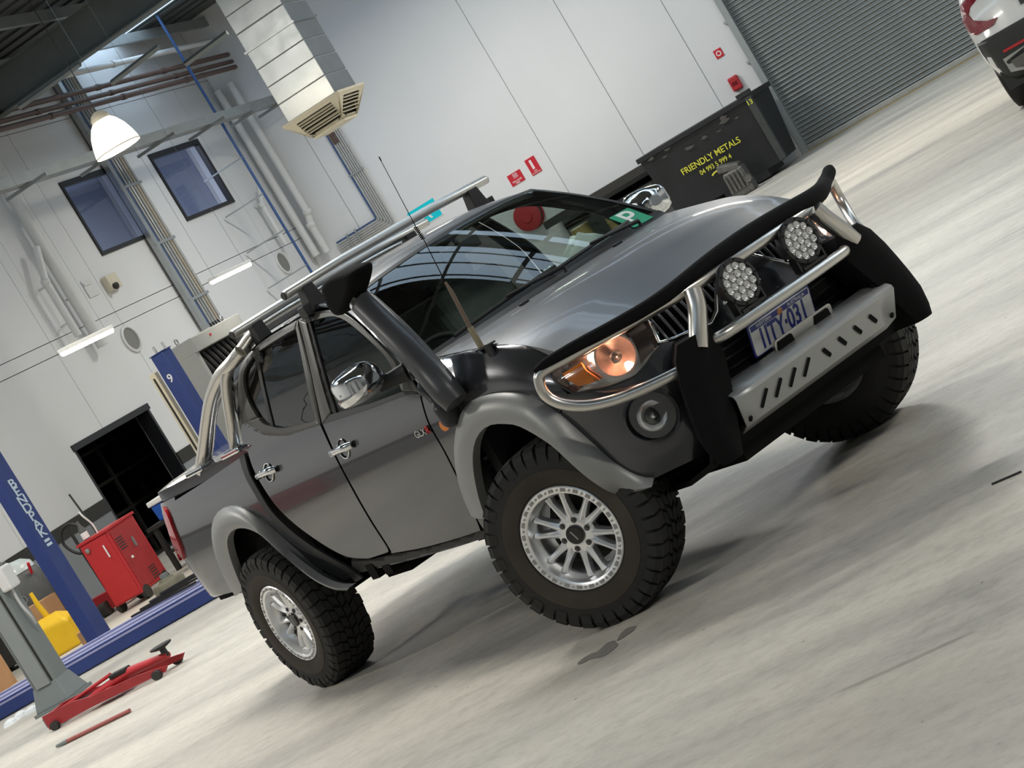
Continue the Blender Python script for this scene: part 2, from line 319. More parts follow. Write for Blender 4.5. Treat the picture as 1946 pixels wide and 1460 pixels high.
# far wall with roller door
RD0, RD1, RDH = -1.6, 5.22, 4.7
wf = struct(obj('wall_far', MB().span((XF+0.02, RD1+.2, 0), (XF+0.03, YL, ZC)).span((XF+0.2, RD1, 0), (XF+0.3, YL+0.3, ZC)).span((XF+0.2, YR, 0), (XF+0.3, RD0, ZC)).span((XF+0.2, RD0, RDH), (XF+0.3, RD1, ZC)), M_wallback), 'white precast far wall beside the roller door')
yj = [RD1, 6.16, 7.86, 9.45, 13.45, YL]
for a, b in zip(yj, yj[1:]): obj('wall_panel', MB().span((XF, a+0.007, 0), (XF+0.2, b-0.007, ZC)), M_white, wf)
obj('wall_panel', MB().span((XF, YR, 0), (XF+0.2, RD0-0.01, ZC)), M_white, wf); obj('wall_panel', MB().span((XF, RD0, RDH+0.02), (XF+0.2, RD1, ZC)), M_white, wf)
M_slat = mat('roller_slat_steel', (0.235, 0.255, 0.255), 0.38, 0.55, noise=0.12, nscale=3, rnoise=0.08)
rd = struct(obj('door_2', MB().span((XF+0.10, RD0, 0), (XF+0.12, RD1, RDH)), mat('roller_back', (0.03, 0.033, 0.033), 0.7, noise=0.1)), 'grey steel roller door in the far wall')
pitch = 0.078; prof = [(0, 0.0), (-0.012, 0.004), (-0.026, 0.014), (-0.030, 0.028), (-0.024, 0.042), (-0.010, 0.052), (0.002, 0.056), (0.004, 0.066), (0.002, 0.078)]
sm = MB().grid([[(p[0], y, p[1]) for p in prof] for y in (RD0+0.02, RD1-0.02)]); sl0 = obj('slat', sm, M_slat, rd, smooth=40, loc=(XF+0.08, 0, 0.10), fix=False)
for k in range(1, int((RDH-0.1)/pitch)): copy_of(sl0, rd, (XF+0.08, 0, 0.10+k*pitch))
obj('bottom_rail', MB().span((XF+0.03, RD0, 0.0), (XF+0.09, RD1, 0.10)), M_galv, rd, bevel=0.01)
for y in (RD1-0.02, RD0-0.10): obj('guide_rail', MB().span((XF-0.09, y, 0), (XF+0.10, y+0.12, RDH+0.1)), mat('guide_steel', (0.30, 0.33, 0.33), 0.5, 0.4, noise=0.1), rd)
for z in (1.85, 2.65, 3.4): obj('guide_bracket', MB().span((XF-0.05, RD1+0.10, z), (XF+0.0, RD1+0.16, z+0.05)), M_galv, rd)
obj('threshold_strip', MB().span((XF-0.35, RD0, 0.001), (XF+0.03, RD1, 0.006)), mat('ochre_threshold', (0.42, 0.31, 0.14), 0.6, noise=0.3, nscale=5), rd)
# walls behind and beside the camera (seen only in reflections), roof
wb = struct(obj('wall_back', MB().span((XB-0.2, YR, 0), (XB, YL+0.3, ZC)), M_white), 'white wall behind the viewer')
wr = struct(obj('wall_right', MB().span((XB, YR-0.2, 0), (XF, YR, ZC)), M_white), 'white wall to the right of the viewer')
obj('roller_door_sheet', MB().span((XB, -9, 0), (XB+0.03, -3, 4.4)), M_slat, wb); obj('roller_door_sheet', MB().span((XB, 3, 0), (XB+0.03, 9, 4.4)), M_slat, wb)
obj('dado_board', MB().span((XB, YR, 0), (XF, YR+0.01, 1.2)), M_dado, wr)
SK = [(-9, 1.1), (3.4, 2.6), (15.6, 1.1), (23.0, 1.9)]
cl = MB(); xs = [XB]
for x, w_ in SK: xs += [x, x+w_]
xs.append(XF+0.3)
for a, b in zip(xs[::2], xs[1::2]): cl.span((a, YR, ZC), (b, YL+0.3, ZC+0.05))
ceil = struct(obj('ceiling', cl, M_ceil), 'dark metal workshop roof with skylight strips')
for x, w_ in SK: obj('skylight', MB().span((x, YR, ZC+0.02), (x+w_, YL+0.3, ZC+0.04)), M_sky, ceil)
rib0 = obj('roof_rib', MB().span((0, YR, -0.04), (0.04, YL, 0.0)), M_ceil, ceil, loc=(XB, 0, ZC))
for k in range(1, 84): copy_of(rib0, ceil, (XB+k*0.5, 0, ZC))
# portal rafters (I-sections along Y) and purlins along X
ri = MB()
for X in (19.2,): pass
def rafter(X, z0=7.0, h=0.62):
    s = 0.03
    o = thing('roof_rafter', {19: 'deep grey steel rafter crossing above the pendant lamp', 25: 'deep grey steel rafter nearest the far wall'}.get(int(X), 'deep grey steel rafter over the viewer, at %s' % ('the back' if X < -5 else 'mid bay' if X < 4 else 'the pickup bay' if X < 10 else 'the lift bay')), 'beam', (X, 0, z0))
    def sec(a, b, c, d, nm):
        obj(nm, MB().add([(a, YR, c), (b, YR, c), (b, YR, d), (a, YR, d), (a, YL, c), (b, YL, c), (b, YL, d), (a, YL, d)], [(0, 1, 2, 3), (7, 6, 5, 4), (0, 4, 5, 1), (1, 5, 6, 2), (2, 6, 7, 3), (3, 7, 4, 0)]), M_steel, o)
    sec(-0.13, 0.13, 0, 0.022, 'flange'); sec(-0.13, 0.13, h-0.022, h, 'flange'); sec(-0.008, 0.008, 0.022, h-0.022, 'web')
for X in (-9.5, -2.5, 4.7, 12.0, 19.2): rafter(X)
pl0 = None
for k in range(18):
    y = YL-0.6-k*1.7
    o = tag(obj('roof_purlin', MB().span((XB, -0.04, 0), (XF, 0.04, 0.015)).span((XB, -0.04, 0.015), (XF, -0.025, 0.16)).span((XB, -0.04, 0.16), (XF, 0.04, 0.175)), M_purlin, loc=(0, y, 7.74)) if pl0 is None else copy_of(pl0, None, (0, y, 7.74)), 'galvanised roof purlin, %s from the left wall' % ('first second third fourth fifth sixth seventh eighth ninth tenth eleventh twelfth thirteenth fourteenth fifteenth sixteenth seventeenth eighteenth'.split()[k]), 'purlin', 'roof purlins')
    pl0 = pl0 or o
# lamps: long LED high bays hanging from the purlins
hb0 = None
for i, (x, y, k_, where) in enumerate(HIGHBAYS):
    t = thing('high_bay_light', 'long suspended LED work light '+where, 'lamp', (x, y, 6.4), 0, 'suspended LED work lights')
    obj('housing', MB().box((0, 0, 0.06), (0.34, 2.4, 0.08)), M_pvc, t, bevel=0.01)
    for s in (-1, 1): obj('wire', MB().cyl((0, s*1.0, 0.1), (0, s*1.0, 1.35), 0.004, 6), M_galv, t)
    a = bpy.data.lights.new('lamp', 'AREA'); a.shape = 'RECTANGLE'; a.size = 0.30; a.size_y = 2.3; a.energy = LIGHT_W*k_; a.color = (1.0, 0.955, 0.87)
    lo = bpy.data.objects.new('lamp', a); link(lo, t); lo.location = (0, 0, 0.015)
# ================================================================== THINGS IN THE WORKSHOP
M_cream = mat('cream_plastic', (0.62, 0.57, 0.44), 0.5, noise=0.05)
M_redp = mat('red_paint', (0.42, 0.022, 0.028), 0.42, noise=0.12, nscale=6)
M_dkred = mat('dull_red_paint', (0.30, 0.02, 0.025), 0.5, noise=0.2, nscale=8)
M_bluep = mat('lift_blue_paint', (0.022, 0.042, 0.17), 0.4, noise=0.12, nscale=5)
M_lilac = mat('worn_blue_tread', (0.30, 0.31, 0.50), 0.5, noise=0.2, nscale=12)
M_gpost = mat('grey_enamel', (0.17, 0.19, 0.19), 0.45, noise=0.08, nscale=6)
M_yel = mat('yellow_vinyl', (0.80, 0.50, 0.015), 0.5, noise=0.08)
M_card = mat('cardboard', (0.42, 0.24, 0.12), 0.85, noise=0.12, nscale=10)
M_bright = mat('bright_white', (0.75, 0.76, 0.75), 0.5, noise=0.04)
M_scrub = mat('grey_machine_plastic', (0.075, 0.078, 0.078), 0.5, noise=0.12)
M_cond = mat('grey_conduit', (0.42, 0.42, 0.41), 0.5, noise=0.08)
M_yellow_l = mat('yellow_stencil', (0.62, 0.60, 0.06), 0.6, noise=0.25, nscale=30)
def V(*a): return np.array(a, float)
# ---- air duct dropper
DX = 16.0; ya = atX(550, 236, DX); yb = atX(634, 171, DX); y1, y0 = ya[1], yb[1]; xb = atY(676, 160, y0)[0]; zb = ya[2]+0.02; dxx = max(.6, min(1.0, xb-DX))
du = thing('air_duct', 'square galvanised air duct dropping from the roof with cream louvred outlet', 'duct', (DX+dxx/2, (y0+y1)/2, zb)); hy, hx = (y1-y0)/2, dxx/2
hs = 0.262; nsec = int((7.7-zb)/hs)
for k in range(nsec):
    g = .016 if k == 4 else .006; obj('duct_section', MB().box((0, 0, (k+.5)*hs), (2*hx, 2*hy, hs-g)), M_galv, du, bevel=.006)
obj('duct_core', MB().box((0, 0, nsec*hs/2), (2*hx-.02, 2*hy-.02, nsec*hs)), M_cond, du)
obj('joint_flange', MB().box((0, 0, 4*hs+.0), (2*hx+.05, 2*hy+.05, .03)), M_galv, du)
obj('outlet_rim', MB().box((0, 0, -.02), (2*hx+.16, 2*hy+.16, .04)), M_cream, du, bevel=.01)
ht = .30; tx, ty, bx, by = hx+.07, hy+.07, hx-.16, hy-.16
obj('outlet_base', MB().box((0, 0, -.04-ht), (2*bx+.04, 2*by+.04, .03)), M_cream, du)
for sx, sy in ((-1, 0), (1, 0), (0, -1), (0, 1)):
    n = V(sx, sy, 0); t = V(-sy, sx, 0); T = (tx if sx else ty); B = (bx if sx else by); wt = (ty if sx else tx); wb_ = (by if sx else bx)
    top = n*T+V(0, 0, -.04); bot = n*B+V(0, 0, -.04-ht)
    obj('louvre_frame', MB().add([top-t*wt, top+t*wt, bot+t*wb_, bot-t*wb_, top*.88+bot*.12-t*wt*.62, top*.88+bot*.12+t*wt*.62, top*.1+bot*.9+t*wt*.62, top*.1+bot*.9-t*wt*.62], [(0, 1, 5, 4), (1, 2, 6, 5), (2, 3, 7, 6), (3, 0, 4, 7)]), M_cream, du, solid=.015)
    obj('louvre_back', MB().add([top*.88+bot*.12-t*wt*.62-n*.06, top*.88+bot*.12+t*wt*.62-n*.06, top*.1+bot*.9+t*wt*.62-n*.06, top*.1+bot*.9-t*wt*.62-n*.06], [(0, 1, 2, 3)]), M_band, du)
    for k in range(6):
        q = .88-.78*(k+.5)/6; c = top*q+bot*(1-q)-n*.01; obj('louvre_slat', MB().add([c-t*wt*.62+V(0, 0, .012)-n*.02, c+t*wt*.62+V(0, 0, .012)-n*.02, c+t*wt*.62-V(0, 0, .012)+n*.02, c-t*wt*.62-V(0, 0, .012)+n*.02], [(0, 1, 2, 3)]), M_cream, du, solid=.008)
# ---- pendant high bay with glowing acrylic shade
pz = atY(204, 248, 9.0); pd = thing('pendant_lamp', 'glowing bell shaped pendant lamp hanging before the left wall', 'lamp', tuple(pz-V(0, 0, .25)))
obj('lamp_shade', MB().lathe([(.285, 0), (.28, .05), (.262, .13), (.225, .24), (.165, .34), (.11, .39)], (0, 0, 0), (0, 0, 1), 40), mat('acrylic_shade', (.9, .88, .8), .4, emit=(1.0, .93, .74), estr=1.7), pd, smooth=60)
obj('shade_rim', MB().lathe([(.288, -.008), (.288, .008), (.283, .008), (.283, -.008)], (0, 0, 0), (0, 0, 1), 40, closed=True), M_cream, pd)
obj('lamp_cap', MB().lathe([(.115, .38), (.12, .42), (.09, .47), (.04, .50), (0, .50)], (0, 0, 0), (0, 0, 1), 24), M_cream, pd, smooth=40)
obj('suspension_wire', MB().cyl((0, 0, .5), (0, 0, 7.75-pz[2]+.25), .006, 6), M_band, pd)
pl_ = bpy.data.lights.new('bulb', 'POINT'); pl_.energy = 120; pl_.color = (1, .9, .72); pl_.shadow_soft_size = .15; po = bpy.data.objects.new('bulb', pl_); link(po, pd); po.location = (0, 0, .1)
# ---- suspended battens
for i, (x0_, x1_) in enumerate(((12.73, 13.97), (16.84, 18.10))):
    b_ = thing('batten_light', ['glowing LED batten hanging by the round vent above the dark doorway', 'glowing LED batten hanging beside the cable riser'][i], 'lamp', ((x0_+x1_)/2, 11.0, 3.03), 0, 'LED battens before the left wall'); L = x1_-x0_
    obj('batten_body', MB().box((0, 0, .035), (L, .09, .05)), M_bright, b_, bevel=.008); obj('diffuser', MB().tube([(-L/2+.01, 0, -.005), (L/2-.01, 0, -.005)], .032, 12), M_tubeglow, b_, smooth=60)
    for s in (-1, 1): obj('wire', MB().cyl((s*L*.4, 0, .05), (s*L*.4, 0, 4.6), .0025, 5), M_gpost, b_)
# ---- risers and pipes on the left wall
ri = thing('cable_riser', 'bundle of grey and blue conduits running up the left wall beside a window', 'conduit', (22.5, YL, 2.75))
obj('cable_tray', MB().box((-.30, -.10, 2.45), (.12, .10, 5.0)), M_galv, ri)
for k in range(6):
    x = -.16+k*.095; obj('conduit', MB().tube([(x, -.10, 0), (x, -.10, 4.9)], .024 if k else .03, 8), M_blue if k == 0 else (M_cond, M_galv, M_cond, mat('tan_conduit', (.42, .36, .28), .5, noise=.1), M_cond)[k-1], ri, smooth=60)
for z in (.5, 1.6, 2.7, 3.8): obj('clamp', MB().box((0, -.13, z), (.76, .02, .05)), M_galv, ri)
for k in range(5):
    x = -.1+k*.1; obj('flex_tail', MB().tube(spline([(x, -.1, 0), (x+.02, -.12, -.15), (x+.10-.05*k, -.18, -.30), (x-.06*k+.2, -.3, -.42)], 4), .02, 6), M_black, ri)
for nm, lab, (u0, v0), (u1, v1), Y, r, m in (('air_line', 'thin blue air line running the full height by the wall corner', (277, 0), (597, 520), 13.62, .028, M_blue),):
    a, b = atY(u0, v0, Y), atY(u1, v1, Y); X = (a[0]+b[0])/2; o = thing(nm, lab, 'pipe', (X, Y, b[2])); obj('tube', MB().cyl((0, 0, -1.2), (0, 0, a[2]-b[2]+.6), r, 8), m, o, smooth=60)
    for k in range(4): obj('clip', MB().box((0, .45, .2+k*.75), (.05, .92, .025)), M_galv, o)
def pipe(label, pts, r, m=M_pvc, name='drain_pipe', cat='pipe'):
    P = [np.asarray(p, float) for p in pts]; o = P[0]; t = thing(name, label, cat, tuple(o)); obj('run', MB().tube([p-o for p in P], r, 12), m, t, smooth=60); lowp = P[-1]-o; side = V(0, YL-P[-1][1], 0) if P[-1][0] < 27 else V(XF-P[-1][0], 0, 0)
    for zz in (.25, .9): obj('wall_clip', MB().tube([lowp+V(0, 0, zz), lowp+V(0, 0, zz)+side*.85], .02, 6), m, t)
    for k in range(1, len(P)-1): obj('elbow', MB().lathe([(0, -r*1.3), (r*1.15, -r*.7), (r*1.25, 0), (r*1.15, r*.7), (0, r*1.3)], P[k]-o, P[k+1]-P[k], 12), m, t, smooth=60)
    return t
yp = YL-.17
pipe('fat white drain pipe down the wall left of the windows', [(19.05, yp, 7.0), (19.05, yp, 3.2)], .095)
pipe('thinner white drain pipe branching beside the fat one', [(18.80, yp-.05, 5.0), (18.52, yp-.05, 4.45), (18.52, yp-.05, 3.5)], .06)
pipe('white downpipe nearest the blue air line in the corner', [(27.17, 14.42, 6.6), (27.17, 14.42, 2.95)], .075)
pipe('white downpipe with a kink in the corner', [(27.2, 14.13, 6.6), (27.2, 14.13, 3.75), (27.2, 14.20, 3.5), (27.2, 14.20, 2.9)], .075)
pipe('white overflow pipe with a sloping offset below the downpipes', [(26.60, yp, 4.6), (26.30, yp, 4.25), (26.30, yp, 3.4)], .05)
# conduits on the far wall
cf = thing('conduit_run', 'bundle of thin conduits bending down the far wall to the corner', 'conduit', (XF, 12.9, 2.9)); 
for k in range(7):
    d = k*.047; y_ = .12-d; z_ = .06-d*.95; m = M_blue if k == 0 else M_cond
    obj('conduit', MB().tube([(-.06, y_, 2.6), (-.06, y_, z_+.03), (-.06, y_+.03, z_), (-.06, 1.10, z_)], .016, 8), m, cf, smooth=60)
    if k in (1, 2, 3): obj('brown_sleeve', MB().tube([(-.06, y_, 1.65), (-.06, y_, 2.6)], .02, 8), M_bpipe, cf, smooth=60)
obj('clamp', MB().box((-.085, -.02, 1.0), (.02, .36, .03)), M_galv, cf)
for y_ in (.62, .82): obj('clamp', MB().box((-.085, y_, -.09), (.02, .03, .40)), M_galv, cf)
# brown sprinkler pipes, tray and braces high on the left
for k, (v0, v1, r, m, lab) in enumerate(((209, 130, .045, M_bpipe, 'uppermost of the three brown pipes high on the left wall'), (226, 147, .04, M_bpipe, 'middle one of the three brown pipes high on the left wall'), (241, 160, .045, M_bpipe, 'lowest of the three brown pipes high on the left wall'), (167, 97, .05, M_pvc, 'pale pipe running above the three brown pipes'))):
    a, b = atY(0, v0, 13.9), atY(342, v1, 13.9); z = (a[2]+b[2])/2; t = thing('overhead_pipe', lab, 'pipe', (14, 13.9, z), 0, 'pipes high along the left wall'); obj('run', MB().tube([(-12, 0, 0), (13.3, 0, 0)], r, 10), m, t, smooth=60)
    for x in np.arange(1, 13, 2.4): obj('pipe_collar', MB().tube([(x+k*.3, 0, 0), (x+k*.3+.12, 0, 0)], r*1.25, 10), m, t, smooth=60)
ct = thing('cable_tray', 'long grey cable tray on bracket arms crossing above the windows', 'cable tray', (14, 13.3, 5.72))
obj('tray_channel', MB().span((-12, -.12, 0), (13.38, .12, .02)).span((-12, -.12, .02), (13.38, -.10, .16)).span((-12, .10, .02), (13.38, .12, .16)), M_purlin, ct)
for k, x in enumerate((1.5, 3.7, 5.9, 7.8, 9.7, 11.4, 12.6)): obj('bracket_arm', MB().span((x, -.42, -.06), (x+.05, .40, -.01)), M_purlin, ct)
for k, ((u0, v0), (u1, v1), lab) in enumerate((((36, 204), (152, 121), 'pale steel brace leaning under the rafter, leftmost'), ((212, 158), (302, 88), 'pale steel brace above the brown pipes, second from the left'), ((352, 122), (432, 62), 'pale steel brace beside the duct'), ((0, 100), (78, 42), 'short steel brace in the top left corner'))):
    a, b = atX(u0, v0, 18.6+.6*k), atX(u1, v1, 18.6+.6*k); t = thing('roof_brace', lab, 'brace', tuple(a), 0, 'roof braces'); d = b-a; obj('angle_bar', MB().tube([(0, 0, 0), d], .045, 4), M_purlin, t)
# wall vents, emergency light
for i, (u, v) in enumerate(((248, 645), (537, 500))):
    c = atY(u, v, YL); t = thing('wall_vent', ['round grey wall vent beside the LED batten above the dark doorway', 'round grey wall vent near the corner downpipes'][i], 'vent', tuple(c)); obj('vent_ring', MB().lathe([(.24, 0), (.24, .03), (.20, .04), (.19, .02)], (0, 0, 0), (0, -1, 0), 28), M_pvc, t, smooth=40)
    obj('vent_mesh', MB().disc((0, -.015, 0), (0, -1, 0), .2, 28), mat('vent_grey', (.20, .20, .19), .7, noise=.3, nscale=80), t)
c = atY(207, 540, YL); t = thing('emergency_light', 'small cream emergency light box on the left wall', 'light', tuple(c)); obj('case', MB().box((0, -.06, 0), (.34, .12, .26)), M_cream, t, bevel=.015); obj('lamp_head', MB().lathe([(.05, 0), (.06, .05), (.03, .07), (0, .07)], (-.08, -.12, -.08), (-.3, -1, -.3), 14), M_trim0 if False else M_band, t)
c = atY(170, 548, YL); t = thing('wall_plate', 'faded white bracket plate beside the emergency light', 'plate', tuple(c)); obj('plate', MB().box((0, -.012, 0), (.30, .02, .30)).box((-.05, -.03, .08), (.18, .02, .05)), M_pvc, t)
# ---- signs and fire gear on the far wall
def wsign(label, ys_, zs_, m, name='fire_sign', cat='sign'):
    t = thing(name, label, cat, (XF, sum(ys_)/2, sum(zs_)/2)); w_, h_ = abs(ys_[1]-ys_[0]), abs(zs_[1]-zs_[0]); obj('sign_board', MB().box((-.008, 0, 0), (.016, w_, h_)), m, t); return t, w_, h_
M_sr = mat('sign_red', (.50, .015, .03), .45, noise=.05); M_sw = mat('sign_print_white', (.75, .66, .64), .5, noise=.05)
E1, E2 = (0, -1, 0), (0, 0, 1)
t, w_, h_ = wsign('red fire hose reel sign, lower of the two by the wall joint', (10.34, 10.05), (2.14, 2.36), M_sr); obj('pictogram', MB().box((-.017, -.01, .05), (.002, .10, .09)), mat('sign_pink', (.55, .25, .28), .5, noise=.2), t); text('FIRE HOSE', .045, M_sw, (-.018, 0, -.05), E1, E2, t); text('REEL', .045, M_sw, (-.018, 0, -.09), E1, E2, t)
t, w_, h_ = wsign('red fire extinguisher sign, higher of the two by the wall joint', (9.89, 9.68), (2.12, 2.44), M_sr); obj('pictogram', MB().box((-.017, .01, .03), (.002, .05, .18)), M_sw, t, bevel=.004); text('FIRE', .035, M_sw, (-.018, 0, -.10), E1, E2, t); text('EXTINGUISHER', .026, M_sw, (-.018, 0, -.135), E1, E2, t)
t, w_, h_ = wsign('small square red fire alarm sign above the red call point', (5.81, 5.66), (2.2, 2.36), M_sr); obj('pictogram', MB().lathe([(.05, 0), (.04, .001), (.03, .001), (.03, 0)], (-.017, 0, 0), (-1, 0, 0), 14), M_sw, t)
t = thing('fire_call_point', 'glossy red fire call point box left of the roller door', 'alarm', (XF, 5.735, 1.68)); obj('case', MB().box((-.05, 0, 0), (.10, .19, .26)), M_redp, t, bevel=.03, seg=3); obj('front_window', MB().box((-.103, 0, .0), (.006, .11, .07)), mat('dark_red_window', (.18, .005, .01), .2, noise=.1), t)
t = thing('teal_sign', 'bright teal sign with a white figure behind the roof bars', 'sign', (XF, 12.14, 2.56)); obj('sign_board', MB().box((-.008, 0, 0), (.016, .62, .36)), mat('sign_teal', (.0, .58, .68), .4, noise=.04), t); obj('white_border', MB().box((-.004, 0, 0), (.012, .66, .40)), M_sw, t); text('A', .36, M_bright, (-.018, 0, -.02), E1, E2, t)
c = V(XF, 10.32, 1.53); t = thing('fire_hose_reel', 'round red fire hose reel on the far wall seen through the cab', 'hose reel', tuple(c)); obj('reel_disc', MB().lathe([(0, .28), (.10, .28), (.12, .25), (.24, .24), (.27, .22), (.27, .20)], (0, 0, 0), (-1, 0, 0), 32), M_redp, t, smooth=30); obj('hose_coil', MB().lathe([(.16, .06), (.25, .06), (.25, .19), (.16, .19)], (0, 0, 0), (-1, 0, 0), 28), M_band, t); obj('back_disc', MB().lathe([(0, .03), (.28, .03), (.28, .05), (0, .05)], (0, 0, 0), (-1, 0, 0), 28), M_redp, t); obj('wall_bracket', MB().box((-.02, 0, 0), (.04, .1, .4)), M_redp, t)
# ---- scrap bin
bx0 = 25.5; by0, by1 = 5.16, 7.42
bi = thing('scrap_bin', 'black steel scrap metal bin with yellow stencil lettering by the roller door', 'bin', (bx0, (by0+by1)/2, 0)); wy = (by1-by0)/2
M_bin = mat('black_bin_steel', (.014, .015, .017), .5, .2, noise=.5, nscale=3)
obj('bin_body', MB().add([(.08, -wy+.1, .16), (1.3, -wy+.1, .16), (1.3, wy-.1, .16), (.08, wy-.1, .16), (0, -wy, 1.38), (1.45, -wy, 1.38), (1.45, wy, 1.38), (0, wy, 1.38)], [(3, 2, 1, 0), (0, 1, 5, 4), (1, 2, 6, 5), (2, 3, 7, 6), (3, 0, 4, 7)]), M_bin, bi, solid=.03)
obj('rim', MB().span((-.04, -wy-.04, 1.33), (.04, wy+.04, 1.42)).span((1.41, -wy-.04, 1.33), (1.49, wy+.04, 1.42)).span((.04, -wy-.04, 1.33), (1.41, -wy+.04, 1.42)).span((.04, wy-.04, 1.33), (1.41, wy+.04, 1.42)), M_bin, bi, bevel=.01)
for s in (-1, 1): obj('fork_pocket', MB().span((.05, s*.6-.12, .03), (1.3, s*.6+.12, .16)), M_bin, bi)
obj('corner_rib', MB().box((.0, -wy+.06, .78), (.10, .12, 1.2)), mat('grey_rib', (.05, .055, .055), .45, .3, noise=.3), bi); obj('lifting_lug', MB().box((-.02, -wy+.1, 1.46), (.10, .26, .06)), M_bin, bi)
fx = lambda z: -.022+.08*(1.38-z)/1.22-.008
text('FRIENDLY METALS', .155, M_yellow_l, (fx(.83), .0, .83), (0, -1, 0), (-.066, 0, 1), bi, 'stencil', sx=.92); text('04 993 5 999 4', .12, M_yellow_l, (fx(.665), .0, .665), (0, -1, 0), (-.066, 0, 1), bi, 'stencil', sx=.85); text('13', .12, M_yellow_l, (-.06, -wy+.07, 1.28), (0, -1, 0), (0, 0, 1), bi, 'stencil')
obj('arrow_mark', MB().tube([(fx(.50)-.004, .05-.13*math.cos(a), .46+.10*math.sin(a)) for a in np.linspace(.5, 2.4, 8)], .016, 6), M_yellow_l, bi)
for k in range(10):
    ry_, rz_, rw = random.Random(k).uniform(-1.0, 1.0), random.Random(k+50).uniform(1.12, 1.31), random.Random(k+90).uniform(.03, .10)
    obj('worn_patch', MB().add([(fx(rz_+.4*rw*math.sin(a))-.003, ry_+rw*math.cos(a)*(1+.35*math.sin(3*a+k)), rz_+.4*rw*math.sin(a)*(1+.3*math.cos(2*a+k))) for a in np.linspace(0, 6.28, 13)[:-1]], [tuple(range(12))]), mat('bare_grey_steel', (.07, .066, .062), .6, noise=.5, nscale=8), bi)
eb_ = 0; eb = thing('scrap_engine', 'dirty alloy engine block leaning before the scrap bin', 'engine', (24.95, 5.92, 0)); M_eng = mat('dirty_alloy', (.13, .127, .12), .55, .5, noise=.5, nscale=12, bump=.5, bscale=20)
obj('block', MB().box((0, 0, .30), (.45, .55, .6), taper=(.8, .9)), M_eng, eb, bevel=.05); obj('head', MB().box((0, .05, .66), (.35, .5, .16), rotx(.3)), M_eng, eb, bevel=.03)
eb.scale = (.8, .75, .8)
for k in range(5): obj('fin', MB().box((-.24, -.2+.1*k, .35), (.06, .05, .4)), M_eng, eb, bevel=.01)
obj('pulley', MB().lathe([(.09, 0), (.09, .06), (.06, .05), (0, .05)], (-.22, -.25, .3), (-1, -.2, 0), 18), M_eng, eb)
sh = thing('wall_shelf', 'long black wall shelf on the far wall left of the scrap bin', 'shelf', (XF, 8.75, 1.15)); obj('shelf_board', MB().box((-.42, 0, .07), (.84, 2.3, .14)), M_band, sh); obj('back_board', MB().box((-.02, 0, -.1), (.04, 2.2, .2)), M_gpost, sh)
sh2 = thing('wall_shelf', 'lower grey wall shelf carrying olive drums left of the scrap bin', 'shelf', (XF, 8.75, .40)); obj('shelf_board', MB().box((-.45, 0, .03), (.90, 2.2, .06)), M_gpost, sh2); obj('back_board', MB().box((-.02, 0, .35), (.04, 2.2, .62)), M_gpost, sh2)
for k, y_ in enumerate((9.45, 8.75, 8.05)):
    t = thing('oil_drum', ['olive drum on the lower shelf, farthest from the scrap bin', 'olive drum in the middle of the lower shelf', 'olive drum on the lower shelf, next to the scrap bin'][k], 'drum', (26.9, y_, .461), 0, 'olive drums under the wall shelf'); M_ol = mat('olive_drum', (.30, .24, .09), .5, noise=.15)
    obj('shell', MB().lathe([(0, 0), (.19, 0), (.195, .02), (.19, .04), (.19, .2), (.197, .21), (.19, .22), (.19, .4), (.197, .42), (.18, .43), (0, .43)], (0, 0, 0), (0, 0, 1), 24), M_ol, t, smooth=40); obj('lid', MB().lathe([(.185, .43), (.185, .46), (.16, .465), (0, .465)], (0, 0, 0), (0, 0, 1), 24), M_cream, t, smooth=40)
# ---- four-post lift
ra, rb_ = atZ(0, 1371, 0), atZ(423, 1131, 0); dv = (rb_-ra)/np.linalg.norm(rb_-ra); ang = math.atan2(dv[1], dv[0]); pn_ = V(-dv[1], dv[0], 0); pn_ *= np.sign(pn_[0])
lr = thing('lift_runway', 'blue steel lift runway lying low on the floor behind the pickup', 'vehicle lift', tuple(ra-dv*1.6), ang); LL = 7.0; sg = 1 if (rotz(-ang)@pn_)[1] > 0 else -1
obj('side_beam', MB().span((0, 0, .01), (LL, sg*.05, .168)), M_bluep, lr, bevel=.006); obj('deck', MB().span((0, sg*.05, .13), (LL, sg*.30, .16)), M_lilac, lr); obj('inner_channel', MB().span((0, sg*.30, .02), (LL, sg*.42, .10)), M_bluep, lr); obj('deck', MB().span((0, sg*.42, .13), (LL, sg*.62, .165)), M_lilac, lr); obj('inner_channel', MB().span((0, sg*.62, .02), (LL, sg*.82, .12)), M_bluep, lr); obj('side_beam', MB().span((0, sg*.82, .01), (LL, sg*.92, .168)), M_lilac, lr); obj('edge_strip', MB().span((0, 0-sg*.004, .13), (LL, 0, .15)), M_lilac, lr)
def lift_post(label, x, y, h, w_=.42, d_=.3):
    t = thing('lift_post', label, 'lift post', (x, y, 0)); obj('column', MB().box((0, 0, h/2), (d_, w_, h)), M_bluep, t, bevel=.012); obj('side_channel', MB().box((.02, w_/2+.015, h/2-.1), (d_*.7, .03, h-.3)), mat('dark_blue', (.012, .022, .10), .5, noise=.1), t); obj('base_plate', MB().box((0, 0, .01), (d_+.12, w_+.12, .02)), M_bluep, t); obj('top_cap', MB().box((0, 0, h+.006), (d_+.02, w_+.02, .012)), M_bluep, t)
    for k in (-.1, .05): obj('top_stud', MB().cyl((0, k, h), (0, k, h+.12-.1*abs(k)), .018, 8), M_galv, t)
    return t
p9a, p9b = atY(305, 668, 11.0), atY(338, 658, 11.0)
t = lift_post('blue lift post marked with the number 9', float(p9a[0])+.18, 11.12, 2.5, .20, .24); text('9', .16, M_bright, (-.123, 0, 2.14), (0, -1, 0), (0, 0, 1), t, 'number', .003)
